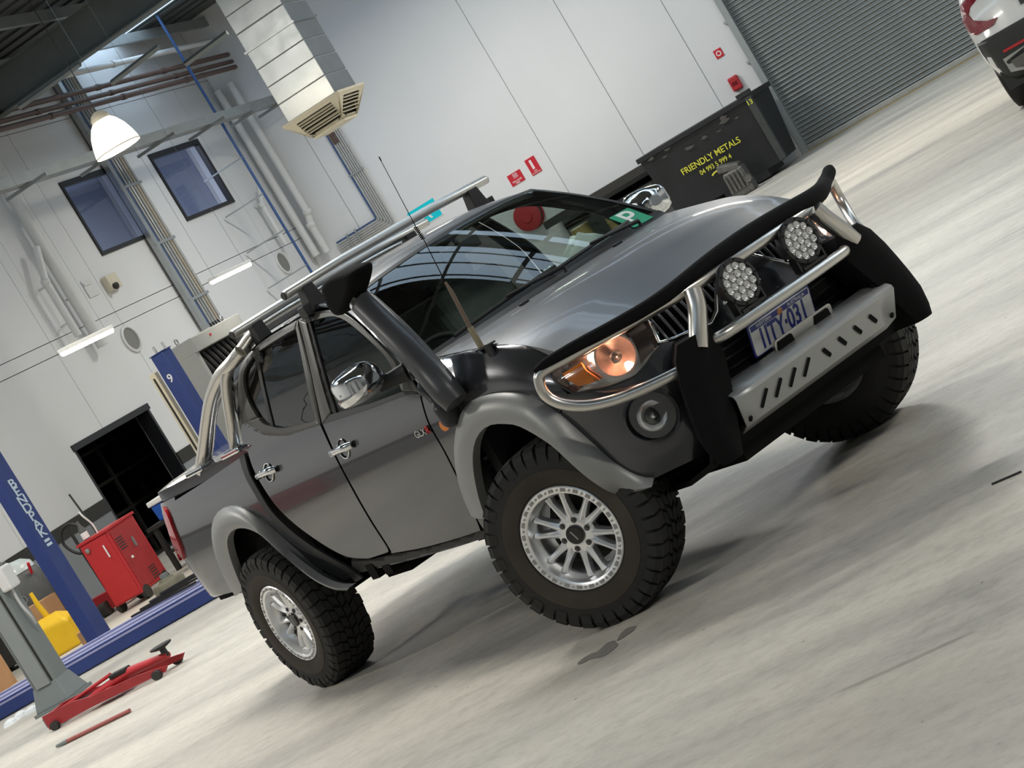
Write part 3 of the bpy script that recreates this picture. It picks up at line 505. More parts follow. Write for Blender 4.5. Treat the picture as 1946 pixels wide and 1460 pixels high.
t = lift_post('blue lift post with white stacked lettering at the left edge', 9.75, 10.52, 2.35, .17, .26)
M_pale = mat('pale_lettering', (.50, .60, .68), .5, noise=.2, nscale=30)
for k, ch in enumerate('BENDPAK'): text(ch, .145, M_pale, (.0, -.0865, 1.95-.101*k), (1, 0, 0), (0, 0, 1), t, 'lettering', .003, sx=1.5)
for k in range(2): obj('stripe_mark', MB().box((.0, -.0865, 1.25-.05*k), (.10, .003, .03)), M_pale, t)
t = thing('cream_rail', 'cream steel guide rail standing just left of post 9', 'rail', (14.92, 11.40, 0)); obj('rail', MB().box((0, 0, 1.16), (.10, .10, 2.32)), M_cream, t, bevel=.01); obj('rail_slot', MB().box((-.052, 0, 1.3), (.004, .03, 1.9)), M_band, t); obj('foot', MB().box((0, 0, .01), (.14, .12, .02)), M_cream, t)
# hose cabinet
ha, hb_ = atY(352, 662, 11.6), atY(440, 608, 11.6); hw_ = (hb_[0]-ha[0]); t = thing('hose_rack', 'grey cabinet with loops of black hose beside post 9', 'hose rack', ((ha[0]+hb_[0])/2, 11.7, 0)); H = 2.50
obj('top_box', MB().box((0, 0, H-.10), (hw_, .5, .22)), M_gpost if False else mat('grey_box', (.36, .37, .36), .5, noise=.08), t, bevel=.012); obj('indicator', MB().lathe([(.02, 0), (.02, .015), (0, .018)], (-.25, -.25, H-.08), (0, -1, 0), 10), M_sr, t)
for s in (-1, 1): obj('side_post', MB().box((s*(hw_/2-.05), 0, (H-.2)/2), (.09, .4, H-.2)), MATS['grey_box'], t); obj('lifting_eye', MB().tube([(s*(hw_/2-.05)+.04*math.cos(a), 0, H+.05+.05*math.sin(a)) for a in np.linspace(0, 6.28, 12)[:-1]], .012, 6, closed=True), M_galv, t)
obj('back_sheet', MB().box((0, .2, 1.2), (hw_-.1, .02, 2.2)), M_band, t)
for k in range(8):
    x = -hw_/2+.14+k*(hw_-.30)/8; obj('hose_loop', MB().tube(spline([(x, -.12, H-.24), (x+.03, -.20, H-.55), (x+.10, -.22, H-.95), (x+.18, -.18, H-1.15), (x+.20, -.05, H-.9), (x+.14, .02, H-.24)], 5), .036, 8), M_black, t, smooth=60)
# ---- red trolley jack
ja, jb = atZ(97, 1392, 0), atZ(318, 1283, 0); jd = (jb-ja); JL_ = np.linalg.norm(jd); JZ = .72; jk = thing('trolley_jack', 'long red trolley jack with black saddle on the floor', 'jack', tuple(ja), math.atan2(jd[1], jd[0]))
obj('side_plate', MB().prism([(0, .03), (.55, .05), (JL_, .04), (JL_+.05, .09), (JL_*.8, .14), (.6, .16), (.4, .20), (0, .20)], (0, 0, 0), (1, 0, 0), (0, 0, 1), (0, .02, 0)), M_dkred, jk); obj('side_plate', MB().prism([(0, .03), (.55, .05), (JL_, .04), (JL_+.05, .09), (JL_*.8, .14), (.6, .16), (.4, .20), (0, .20)], (0, .28, 0), (1, 0, 0), (0, 0, 1), (0, .02, 0)), M_dkred, jk)
obj('cross_member', MB().span((.0, .02, .05), (.06, .28, .19)).span((JL_*.5, .02, .05), (JL_*.5+.08, .28, .15)).span((.5, .05, .06), (.9, .25, .12)), M_dkred, jk); obj('lift_arm', MB().tube([(.45, .15, .12), (JL_*.7, .15, .19), (JL_, .15, .17)], [.05, .055, .04], 8), M_redp, jk, smooth=50); obj('hydraulic_ram', MB().cyl((.25, .15, .13), (.8, .15, .15), .04, 12), M_band, jk)
obj('saddle_post', MB().cyl((JL_-.02, .15, .16), (JL_-.02, .15, .27), .03, 12), M_band, jk); obj('saddle', MB().lathe([(0, .26), (.05, .26), (.10, .28), (.105, .30), (.09, .305), (0, .295)], (JL_-.02, .15, 0), (0, 0, 1), 20), M_black, jk, smooth=40); obj('mid_pad', MB().box((JL_*.62, .15, .235), (.2, .10, .05)), M_black, jk, bevel=.01)
obj('handle_socket', MB().cyl((.12, .15, .16), (JL_*.55, .15, .26), .022, 10), M_redp, jk)
for x_ in (.1, JL_-.08):
    for y_ in (-.02, .32): obj('castor', MB().lathe([(0, -.02), (.05, -.02), (.05, .02), (0, .02)], (x_, y_, .05), (0, 1, 0), 18), M_band, jk)
obj('end_bracket', MB().span((-.03, .02, .06), (.0, .28, .17)), M_gpost, jk)
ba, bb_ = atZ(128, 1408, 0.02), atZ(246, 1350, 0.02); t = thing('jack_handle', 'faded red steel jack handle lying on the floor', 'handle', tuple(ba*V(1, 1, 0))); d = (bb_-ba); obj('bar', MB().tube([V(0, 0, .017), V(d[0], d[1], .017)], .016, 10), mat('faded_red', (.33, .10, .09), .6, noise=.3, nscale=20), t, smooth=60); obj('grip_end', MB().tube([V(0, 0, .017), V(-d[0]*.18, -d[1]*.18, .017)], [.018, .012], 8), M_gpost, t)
jk.scale = (1, .8, .72)
# ---- grey column
gb_ = atZ(122, 1334, 0); t = thing('grey_column', 'grey steel lift column with flared base at the lower left edge', 'column', tuple(gb_)); cw_ = .27
obj('column', MB().box((0, 0, 1.1), (.22, cw_, 2.0)), M_gpost, t, bevel=.008); obj('front_plate', MB().box((-.125, 0, .72), (.03, cw_*.62, 1.0)), mat('light_grey_enamel', (.23, .25, .25), .45, noise=.06), t, bevel=.004); obj('flared_base', MB().box((0, 0, .13), (.34, .40, .20), taper=(.7, .7)), M_gpost, t, bevel=.006); obj('base_plate', MB().box((0, 0, .015), (.38, .44, .03)), M_gpost, t)
for s in (-1, 1): obj('edge_groove', MB().box((-.112, s*cw_*.36, .8), (.006, .018, 1.3)), M_band, t)
obj('control_box', MB().box((-.02, -.19, 1.22), (.16, .12, .22)), M_pvc, t, bevel=.02); obj('cable', MB().tube(spline([(-.03, -.19, 1.12), (-.05, -.2, .95), (-.04, -.22, .82), (.0, -.19, .74)], 5), .014, 6), M_cond, t)
# ---- things along the left wall
ca = V(11.75, 11.35, 0)
t = thing('red_cabinet', 'red wheeled service cabinet before the dark doorway', 'cabinet', tuple(ca), .06); 
obj('body', MB().box((.36, 0, .52), (.72, .42, .84)), M_redp, t, bevel=.012); obj('side_door', MB().box((.36, -.215, .52), (.62, .012, .76)), M_dkred, t, bevel=.004); obj('top_tray', MB().box((.36, 0, .955), (.76, .46, .03)), M_redp, t); obj('front_panel', MB().box((-.006, 0, .52), (.012, .38, .80)), M_redp, t, bevel=.004)
for k in range(5): obj('vent_slot', MB().box((.15, -.223, .80-.035*k), (.16, .004, .014)), M_band, t); obj('vent_slot', MB().box((.45, -.223, .30-.035*k), (.16, .004, .014)), M_band, t)
obj('handle', MB().cyl((-.03, -.1, .82), (-.03, -.1, .66), .01, 8), M_bright, t); obj('side_latch', MB().box((.4, -.23, .66), (.03, .02, .12)), M_gpost, t); obj('nameplate', MB().box((.2, -.224, .52), (.05, .004, .03)), M_bright, t); obj('gauge', MB().lathe([(.03, 0), (.03, .02), (0, .025)], (-.012, .12, .85), (-1, 0, 0), 12), M_galv, t); obj('hose_stub', MB().tube(spline([(.1, -.05, .97), (.08, -.06, 1.1), (.02, -.05, 1.22), (.0, -.04, 1.30)], 4), .012, 6), M_bright, t)
for x_, y_ in ((.1, -.2), (.1, .2), (.62, -.2), (.62, .2)): obj('castor', MB().lathe([(0, -.025), (.085, -.025), (.085, .025), (0, .025)], (x_, y_, .085), (0, 1, 0), 20), M_band, t, smooth=40)
sc = V(12.35, 12.95, 0)*1.0; t = thing('floor_scrubber', 'dark grey floor scrubber machine with clear lid behind the lettered blue post', 'scrubber', (12.0, 12.75, 0)); 
obj('tank', MB().lathe([(.30, .12), (.34, .2), (.33, .7), (.30, .95), (.26, 1.02)], (0, 0, 0), (0, 0, 1), 28), M_scrub, t, smooth=50); obj('clear_lid', MB().lathe([(.27, 1.02), (.25, 1.10), (.15, 1.17), (0, 1.19)], (0, 0, 0), (0, 0, 1), 24), mat('cloudy_lid', (.45, .5, .5), .2, noise=.15), t, smooth=50); obj('base_skirt', MB().lathe([(0, .05), (.38, .05), (.38, .14), (.3, .16)], (0, 0, 0), (0, 0, 1), 28), M_band, t); obj('control_lever', MB().tube([(-.1, -.3, .95), (-.14, -.36, 1.08)], .02, 8), M_sr, t); obj('emblem_ring', MB().lathe([(.06, 0), (.06, .008), (.045, .008), (.045, 0)], (-.30, -.13, .72), (-.92, -.4, 0), 18), M_gpost, t); obj('recovery_hose', MB().tube(spline([(.1, -.3, .75), (.12, -.42, .5), (.1, -.44, .25), (-.1, -.42, .12), (-.3, -.36, .1)], 5), .025, 8), M_gpost, t, smooth=60)
ph = atZ(232, 1172, 0); t = thing('pallet_jack', 'black pallet jack with looped handle leaning by the red cabinet', 'pallet jack', (12.75, 12.25, 0)); obj('shaft', MB().cyl((0, 0, .15), (-.03, 0, .84), .025, 10), M_band, t); cH = V(-.03, .0, 1.02)
obj('loop_handle', MB().tube([cH+V(0, .18*math.cos(a)*(1-.25*math.sin(a)*-1 if math.sin(a) < 0 else 1), .20*math.sin(a)) for a in np.linspace(0, 6.28, 22)[:-1]], .02, 8, closed=True), M_band, t, smooth=60); obj('lever', MB().cyl((-.03, 0, .84), (-.03, .0, 1.20), .022, 8), M_band, t); obj('fork', MB().span((-.1, -.25, .04), (.9, -.1, .09)).span((-.2, .1, .04), (.9, .25, .09)).box((-.1, 0, .16), (.22, .42, .22)), M_dkred, t); obj('steer_wheel', MB().lathe([(0, -.06), (.09, -.06), (.09, .06), (0, .06)], (-.25, 0, .09), (0, 1, 0), 18), M_band, t)
br = atZ(262, 1150, 0); t = thing('broom', 'broom with dark green handle leaning on the left wall', 'broom', (14.3, 12.95, 0)); obj('handle', MB().cyl((0, 0, .08), (-.02, .12, 1.52), .014, 8), mat('green_black', (.03, .04, .03), .5, noise=.1), t); obj('handle_sleeve', MB().cyl((-.006, .04, .55), (-.012, .07, .92), .022, 8), M_band, t); obj('brush_head', MB().box((0, 0, .06), (.36, .08, .1)), M_band, t)
sb_ = thing('spray_bottle', 'dark bottle with white label on the red cabinet', 'bottle', (ca[0]+.12, ca[1]+.14, .972)); obj('bottle', MB().lathe([(0, 0), (.045, 0), (.045, .13), (.02, .18), (.018, .24), (0, .24)], (0, 0, 0), (0, 0, 1), 16), M_scrub, sb_, smooth=50); obj('label', MB().lathe([(.046, .01), (.046, .09)], (0, 0, 0), (0, 0, 1), 16), M_bright, sb_)
# yellow container
yc = atZ(150, 1232, 0)*1.0; t = thing('yellow_container', 'bright yellow fluid container with upright yellow spout before the blue post', 'container', (10.95, 11.85, 0), .2); 
obj('body', MB().add([(-.13, -.20, 0), (.13, -.20, 0), (.13, .20, 0), (-.13, .20, 0), (-.15, -.24, .28), (.15, -.22, .30), (.15, .24, .26), (-.14, .22, .31), (-.05, -.1, .38), (.06, -.08, .39), (.06, .1, .38), (-.05, .12, .40)], [(3, 2, 1, 0), (0, 1, 5, 4), (1, 2, 6, 5), (2, 3, 7, 6), (3, 0, 4, 7), (4, 5, 9, 8), (5, 6, 10, 9), (6, 7, 11, 10), (7, 4, 8, 11), (8, 9, 10, 11)]), M_yel, t, bevel=.025); t.scale = (1.1, 1.05, 1.2); obj('spout', MB().tube([(0, .02, .38), (-.02, .03, .52), (-.02, .03, .66)], [.035, .03, .022], 8), M_yel, t, smooth=50)
def carton(label, c, size, rz, open_=False):
    t = thing('cardboard_box', label, 'box', tuple(c), rz, 'cardboard boxes'); w_, d_, h_ = size
    obj('carton', MB().box((0, 0, h_/2), size), M_card, t); obj('tape', MB().box((0, 0, h_+.001), (w_, .05, .002)), mat('packing_tape', (.5, .36, .2), .4, noise=.1), t)
    for s in (-1, 1): obj('flap', MB().box((s*(w_/2), 0, h_*.99), (.012, d_*.98, .16), roty(s*.6)) if open_ else MB().box((s*w_/4, 0, h_+.004), (w_/2-.006, d_*.98, .006)), M_card, t)
c1 = atX(323, 1062, 12.6); carton('open cardboard box standing between the red cabinet and the pickup tail', (12.95, 10.75, 0), (.5, .5, .56), .3, True)
carton('small cardboard box in front of the yellow container', (10.30, 11.0, 0), (.26, .24, .17), .5); carton('tall cardboard box behind the yellow container', (11.5, 12.35, 0), (.35, .42, .62), .1); carton('flat cardboard box at the left edge behind the grey column', (10.3, 12.55, 0), (.5, .3, .75), .0)
dr_ = atZ(340, 1118, 0); t = thing('brake_drum', 'dusty grey brake drum lying beside the lift runway', 'brake drum', (10.55, 9.95, .0)); obj('drum', MB().lathe([(0, .22), (.08, .22), (.10, .19), (.17, .18), (.19, .15), (.19, .0), (.17, 0), (.16, .14)], (0, 0, 0), (0, 0, 1), 28), mat('rusty_grey', (.16, .15, .11), .7, .4, noise=.4, nscale=12), t, smooth=40); obj('hub_boss', MB().lathe([(.05, .22), (.05, .27), (0, .27)], (0, 0, 0), (0, 0, 1), 16), M_gpost, t)
t = thing('parts_pile', 'stack of dark metal brackets on the lift runway beside the pickup tail', 'metal parts', (8.55, 8.75, .171)); 
for k in range(4): obj('bracket', MB().box((.02*k, -.1*k, .02+.022*k), (.05, .9-.1*k, .02), rotz(.1*k-.1)), M_band, t)
t = thing('work_bench', 'dark work bench under the blue storage tub', 'bench', (13.75, 11.0, 0)); obj('bench_top', MB().box((0, 0, .62), (.7, 1.5, .05)), M_band, t)
for x_ in (-.3, .3):
    for y_ in (-.66, .66): obj('leg', MB().box((x_, y_, .3), (.06, .06, .6)), M_band, t)
obj('shelf', MB().box((0, 0, .25), (.65, 1.4, .04)), M_band, t)
t = thing('storage_tub', 'blue storage tub with white lid behind the pickup tail', 'tub', (13.65, 11.35, .646)); obj('tub', MB().box((0, 0, .11), (.34, .42, .22), taper=(1.05, 1.05)), mat('tub_blue', (.02, .10, .42), .4, noise=.08), t, bevel=.02); obj('lid', MB().box((0, 0, .25), (.40, .48, .07)), M_bright, t, bevel=.015)
for k in range(4): tag(obj('metal_offcut', MB().cyl((0, 0, .02), (.1, .08-.03*k, .02), .02, 8), M_galv, loc=(13.5+.04*k, 10.98-.16*k, .646)), 'metal offcut on the dark work bench, %s' % ('nearest the blue tub', 'second from the tub', 'third from the tub', 'farthest from the tub')[k], 'offcut')
mc = atZ(75, 1235, 0); t = thing('parts_washer', 'black parts washer with grey lid and red warning sticker', 'parts washer', (12.4, 13.65, 0), 0); obj('tank', MB().box((0, 0, .42), (.6, .9, .72)), M_band, t, bevel=.02); obj('lid', MB().box((.05, 0, .86), (.66, .96, .10), roty(-.1)), M_scrub, t, bevel=.02); obj('back_hood', MB().box((.25, .05, 1.05), (.12, .8, .35)), M_scrub, t, bevel=.02); obj('warning_sticker', MB().box((-.335, .30, .80), (.004, .16, .16), rotx(.1)), M_bright, t); obj('sticker_disc', MB().disc((-.338, .30, .80), (-1, 0, 0), .055, 16), M_sr, t); obj('pump', MB().cyl((-.32, -.05, .6), (-.42, -.1, .66), .07, 12), M_pvc, t)
for x_ in (-.25, .25):
    for y_ in (-.4, .4): obj('foot', MB().box((x_, y_, .03), (.06, .06, .06)), M_band, t)
t = thing('waste_bin', 'dark blue waste bin at the lower left edge', 'bin', (8.6, 12.05, 0)); obj('bin_body', MB().box((0, 0, .35), (.5, .5, .7), taper=(1.15, 1.15)), mat('navy_plastic', (.01, .014, .035), .5, noise=.1), t, bevel=.03); obj('bin_rim', MB().box((0, 0, .70), (.62, .62, .05)), M_band, t, bevel=.01)
for k, (u, v) in enumerate(((40, 1362), (62, 1352), (22, 1376))): a = atZ(u, v, 0); tag(obj('plastic_wrap', MB().lathe([(0, 0), (.09, .0), (.07, .03), (.03, .05), (0, .055)], (0, 0, 0), (0, 0, 1), 9), mat('clear_wrap', (.72, .74, .75), .25, noise=.1, bump=.6, bscale=25), loc=(a[0], a[1], 0), smooth=20), 'crumpled clear plastic wrap on the floor by the runway, %s' % ('middle scrap', 'farthest scrap', 'nearest scrap')[k], 'plastic wrap')
# floor debris near the camera
a, b = atZ(1886, 922, 0), atZ(1942, 898, 0); d = b-a; tag(obj('wire_offcut', MB().tube([(0, 0, .004), (d[0], d[1], .004)], .004, 6), M_band, loc=(a[0], a[1], 0)), 'thin black wire offcut on the floor near the right edge', 'wire')
a = atZ(1116, 1252, 0); tag(obj('oil_patch', MB().lathe([(0, .0022), (.03, .0022), (.045, .0018)], (0, 0, 0), (0, 0, 1), 14).add([(.11+.06*math.cos(k)*(1+.3*math.sin(3*k)), -.16+.05*math.sin(k)*(1+.25*math.cos(2*k)), .002) for k in np.linspace(0, 6.28, 13)[:-1]], [tuple(range(12))]).add([(.0+.09*math.cos(k)*(1+.25*math.sin(2*k)), -.09+.06*math.sin(k)*(1+.3*math.cos(3*k)), .0016) for k in np.linspace(0, 6.28, 15)[:-1]], [tuple(range(14))]), mat('oil_film', (.26, .245, .22), .3, noise=.2), loc=(a[0], a[1], 0)), 'damp dark patch on the floor before the front wheel', 'stain')
# ---- white SUV at the right
SX = 12.0; sv = thing('white_suv', 'white SUV with red tail lights parked at the right edge, seen from behind', 'car', (SX, -1.1, 0)); M_wp = mat('white_car_paint', (.66, .67, .66), .25, coat=.8, noise=.02); M_sb2 = mat('suv_black_plastic', (.022, .024, .024), .5, noise=.1)
hwv = tab2 = None
def sec(z):  # half width of the body by height
    return np.interp(z, [.35, .6, .9, 1.05, 1.25, 1.7, 1.8], [.86, .94, .955, .95, .90, .70, .62])
def rear(z): return np.interp(z, [.3, .45, .75, .95, 1.1, 1.6, 1.8], [.12, .03, .0, .05, .10, .42, .62])
zs_ = np.linspace(.42, 1.8, 22); rows = []
for z in zs_:
    w_, r0 = sec(z), rear(z); ring = []
    for a in np.linspace(0, 1, 13): ring.append((r0+.16*(a)**2.6*1.0 if True else 0, w_*(1-(1-min(1, (1-a)/.28))**2*.0)*(1-a*0)*1.0-(0 if a > .999 else 0), z))
    pts = [(4.2, w_*.96, z), (3.0, w_, z), (1.5, w_, z), (r0+.40, w_, z), (r0+.22, w_*.985, z), (r0+.09, w_*.93, z), (r0+.02, w_*.82, z), (r0, w_*.5, z), (r0, 0, z)]
    rows.append(pts+[(p[0], -p[1], p[2]) for p in pts[::-1][1:]])
obj('body', MB().grid(rows), M_wp, sv, smooth=50); obj('roof', MB().add([rows[-1][0], *rows[-1][1:]], [tuple(range(len(rows[-1])))]), M_wp, sv)
def srear(y, z, o=0.0):
    w_ = sec(z); r0 = rear(z); k = abs(y)/w_; return V(r0+np.interp(k, [0, .5, .82, .93, .985, 1], [0, 0, .02, .09, .22, .40])-o, y, z)
for s in (1, -1):
    P = [(.925, 1.17), (.87, 1.205), (.74, 1.24), (.62, 1.25), (.66, 1.20), (.80, 1.14), (.845, 1.09), (.83, 1.02), (.70, .945), (.60, .93), (.66, .885), (.86, .875), (.92, .93), (.94, 1.02)]
    V2, F2, B2 = fill2d(P, .05); tlm = MB().add([srear(s*y, z, .022) for y, z in V2], F2); obj('tail_light', tlm, mat('suv_tail_red', (.17, .006, .015), .35, coat=.2, noise=.5, nscale=40), sv, solid=.02)
    P = [(.52, 1.30), (.46, 1.24), (.46, 1.10), (.36, 1.02), (.40, 1.16), (.46, 1.30)]; obj('reflector', MB().add([srear(s*y, z, .045) for y, z in P], [tuple(range(len(P)))]), M_redp, sv, solid=.02)
    obj('bumper_reflector', MB().add([srear(s*y, z, .075) for y, z in ((.70, .60), (.25, .60), (.25, .625), (.70, .625))], [(0, 1, 2, 3)]), M_redp, sv, solid=.01); 
    obj('exhaust_trim', MB().add([srear(s*y, z, .07) for y, z in ((.74, .55), (.30, .58), (.30, .40), (.62, .36), (.74, .40))], [tuple(range(5))]), M_galv, sv, solid=.02)
    obj('exhaust_mesh', MB().add([srear(s*y, z, .085) for y, z in ((.68, .50), (.34, .53), (.34, .42), (.60, .39), (.67, .42))], [tuple(range(5))]), mat('mesh_grey', (.14, .14, .13), .5, .5, noise=.4, nscale=120), sv, solid=.01)
    for xw in (.72, 3.4):
        obj('tyre', MB().lathe([(.22, -.11), (.30, -.125), (.345, -.11), (.355, -.06), (.357, 0), (.355, .06), (.345, .11), (.30, .125), (.22, .11)], (xw, s*.80, .357), (0, 1, 0), 40), M_black, sv, smooth=50); obj('wheel_disc', MB().lathe([(.23, .10*s), (.2, .07*s), (.05, .09*s), (0, .09*s)], (xw, s*.80, .357), (0, 1, 0), 24), M_galv, sv)
obj('bumper', MB().grid([[srear(y, z, o) for y in np.linspace(-.90, .90, 21)] for z, o in ((.80, .01), (.77, .06), (.68, .065), (.5, .06), (.36, .045), (.28, -.02))]), M_sb2, sv, smooth=40, solid=.02); obj('underside', MB().span((.15, -.85, .24), (4.0, .85, .44)), M_sb2, sv)
obj('plate_bay', MB().add([srear(y, z, .012) for y, z in ((-.35, .92), (.35, .92), (.35, 1.08), (-.35, 1.08))], [(0, 1, 2, 3)]), M_sb2, sv, solid=.01); obj('rear_glass', MB().add([srear(y, z, .008) for y, z in ((-.72, 1.26), (.72, 1.26), (.58, 1.66), (-.58, 1.66))], [(0, 1, 2, 3)]), M_black, sv)
obj('spare_wheel_cover', MB().lathe([(0, .16), (.20, .155), (.27, .13), (.30, .08), (.30, 0)], (.10, .0, 1.18), (-1, 0, 0), 30), M_cream, sv, smooth=50) if False else None

for k, x in enumerate((2.6,)):
    t = thing('tool_chest', ['red tool chest on castors standing along the left wall, left of the frame'][k], 'tool chest', (x, 13.6, 0)); obj('body', MB().box((0, 0, .62), (.85, .5, 1.0)), M_redp, t, bevel=.01)
    for i in range(6): obj('drawer', MB().box((0, -.255, .22+i*.155), (.78, .012, .14)), M_dkred, t, bevel=.003); obj('drawer_pull', MB().box((0, -.268, .27+i*.155), (.70, .015, .015)), M_galv, t)
    for sx in (-1, 1):
        for sy in (-1, 1): obj('castor', MB().lathe([(0, -.02), (.06, -.02), (.06, .02), (0, .02)], (sx*.36, sy*.2, .06), (0, 1, 0), 14), M_band, t)
# ================================================================== THE PICKUP (local frame: x forward from the front axle, y left, z up)
truck = thing('pickup_truck', 'dark grey dual cab four wheel drive pickup with snorkel, roof bars and bull bar', 'pickup truck', (0, 0, 0), -TRK)
M_paint = mat('grey_metallic_paint', (0.046, 0.048, 0.056), 0.27, 0.68, coat=0.9, noise=0.06, nscale=3)
M_flare = mat('matt_grey_flare', (0.28, 0.282, 0.278), 0.42, 0.3, noise=0.12, nscale=5, rnoise=0.1)
M_trim = mat('black_plastic_trim', (0.018, 0.018, 0.019), 0.5, noise=0.1)
M_satin = mat('brushed_bar_steel', (0.64, 0.62, 0.58), 0.30, 1.0, noise=0.02, nscale=8)
M_alu = mat('machined_alloy', (0.90, 0.905, 0.91), 0.34, 0.85, noise=0.05, nscale=25, rnoise=0.06)
M_tyre = mat('tyre_rubber', (0.020, 0.0195, 0.0185), 0.78, noise=0.25, nscale=6, bump=0.15, bscale=60)
M_dust = mat('dusty_tyre_sidewall', (0.046, 0.038, 0.029), 0.85, noise=0.6, nscale=5)
M_under = mat('underbody_black', (0.006, 0.006, 0.006), 0.9, spec=0.2, noise=0.3, nscale=8)
M_wing = mat('black_neoprene_cover', (0.0045, 0.0045, 0.005), 0.9, spec=0.2, noise=0.15, bump=0.2, bscale=90)
M_bash = mat('silver_powder_coat', (0.42, 0.425, 0.42), 0.42, 0.5, noise=0.06, nscale=10)
M_int = mat('cabin_fabric', (0.05, 0.058, 0.055), 0.85, noise=0.2, nscale=12)
M_wsg = glass('windscreen_glass', (0.84, 0.92, 0.88), 0.0, 1.55)
M_tint = glass('tinted_side_glass', (0.10, 0.10, 0.095), 0.0, 1.65)
M_fglass = glass('front_side_glass', (0.42, 0.46, 0.45), 0.0, 1.10)
M_amber = mat('amber_lens', (0.75, 0.22, 0.03), 0.2, coat=0.5, noise=0.15, nscale=60)
M_red = mat('red_tail_lens', (0.42, 0.01, 0.015), 0.15, coat=0.8, noise=0.15, nscale=30)
M_seal = mat('window_seal', (0.014, 0.014, 0.014), 0.55, noise=0.1)
def tab(pts, k=400, lo=None, hi=None):
    S = spline(sorted(pts), 24); xs = S[:, 0]; ys = S[:, 1]
    return lambda q: np.interp(q, xs, ys)
wz = tab([(0.30, .74), (0.45, .765), (0.56, .796), (0.70, .822), (0.85, .836), (0.98, .842), (1.08, .838), (1.16, .826), (1.22, .809), (1.27, .790), (1.31, .775), (1.40, .748), (1.50, .716), (1.60, .672), (1.70, .624), (1.78, .58), (1.90, .50)])
xfz = tab([(0.30, .60), (0.45, .70), (0.55, .745), (0.68, .765), (0.80, .768), (0.90, .755), (1.00, .725), (1.08, .685), (1.16, .62), (1.3, .50)])
X0, XR0, XE = 0.05, -3.62, -4.24; NN = 2.7
ze = tab([(-.60, 1.316), (-.45, 1.310), (-.25, 1.283), (0.0, 1.244), (.15, 1.205), (.27, 1.158), (.37, 1.108), (.5, 1.045), (.6, 1.0), (.72, .955)])
def wxz(x, z):
    w = wz(z); b = np.clip((x+.80)/.30, 0, 1); b = b*b*(3-2*b); top = ze(np.clip(x, -.6, .34)); t = np.clip(1-(top-z)/.15, 0, 2)
    return w-b*np.clip(w-.742, 0, 1)*np.clip(t, 0, 1)**2-b*np.clip(t-1, 0, 1)*.6
def G(P):
    x, y, z = P[..., 0], np.abs(P[..., 1]), P[..., 2]
    a = (y/wxz(x, z))**NN
    f = np.clip((x-X0)/(xfz(z)-X0), 0, None)**NN; r = np.clip((XR0-x)/(XR0-XE), 0, None)**5
    return a+f+r-1
def Gn(P):
    h = 0.012; g = np.stack([G(P+np.array(d)*h)-G(P-np.array(d)*h) for d in ((1, 0, 0), (0, 1, 0), (0, 0, 1))], -1)
    return g/np.linalg.norm(g, axis=-1, keepdims=True)
def bhit(uv):
    """pixel outline points onto the body's outer skin"""
    uv = np.asarray(uv, float); D = tray(uv[:, 0], uv[:, 1]); ts = np.arange(5.5, 15.0, 0.05)
    out = np.zeros((len(uv), 3))
    for i in range(0, len(uv), 400):
        d = D[i:i+400]; P = TC+ts[None, :, None]*d[:, None, :]; g = G(P); inside = g < 0; k = np.argmax(inside, 1); ok = inside.any(1)
        kk = np.where(ok, k, np.argmin(g, 1)); fine = ts[kk][:, None]+np.linspace(-.06, .06, 61)[None, :]; tb = fine[np.arange(len(d)), np.argmin(G(TC+fine[:, :, None]*d[:, None, :]), 1)]; lo = ts[np.maximum(kk-1, 0)]; hi = ts[kk]
        for _ in range(22):
            m = (lo+hi)/2; gm = G(TC+m[:, None]*d); lo = np.where(gm > 0, m, lo); hi = np.where(gm > 0, hi, m)
        m = np.where(ok, (lo+hi)/2, tb); out[i:i+400] = TC+m[:, None]*d
    return out
def skin(V, F, Bd, P, N, off=0.0, thick=0.012):
    """3-D panel with true surface normals and folded edges"""
    P = P+N*off; vs = [tuple(p) for p in P]; fs = []; ln = []
    for f in F:
        if len(set(f)) < 3: continue
        a, b, c = (np.array(vs[i]) for i in f[:3]); nn = np.cross(b-a, c-a)
        if nn @ N[f[0]] < 0: f = f[::-1]
        fs.append(f); ln += [tuple(N[i]) for i in f]
    if thick:
        base = {}
        def inner(i):
            if i not in base: base[i] = len(vs); vs.append(tuple(P[i]-N[i]*thick))
            return base[i]
        cen = P.mean(0)
        for a, b in Bd:
            f = (a, b, inner(b), inner(a)); p = [np.array(vs[i]) for i in f]; nn = np.cross(p[1]-p[0], p[2]-p[0]); L = np.linalg.norm(nn)
            nn = nn/L if L > 1e-12 else N[a]
            fs.append(f); ln += [tuple(nn)]*4
    return vs, fs, ln
def mesh_n(name, vs, fs, ln, mirror=False):
    if mirror:
        vs = [(v[0], -v[1], v[2]) for v in vs]; k = 0; nf = []; nl = []
        for f in fs: nf.append(f[::-1]); nl += [(n[0], -n[1], n[2]) for n in ln[k:k+len(f)][::-1]]; k += len(f)
        fs, ln = nf, nl
    me = bpy.data.meshes.new(name); me.from_pydata(vs, [], fs)
    for p in me.polygons: p.use_smooth = True
    if len(me.loops) == len(ln): me.normals_split_custom_set(ln)
    return me
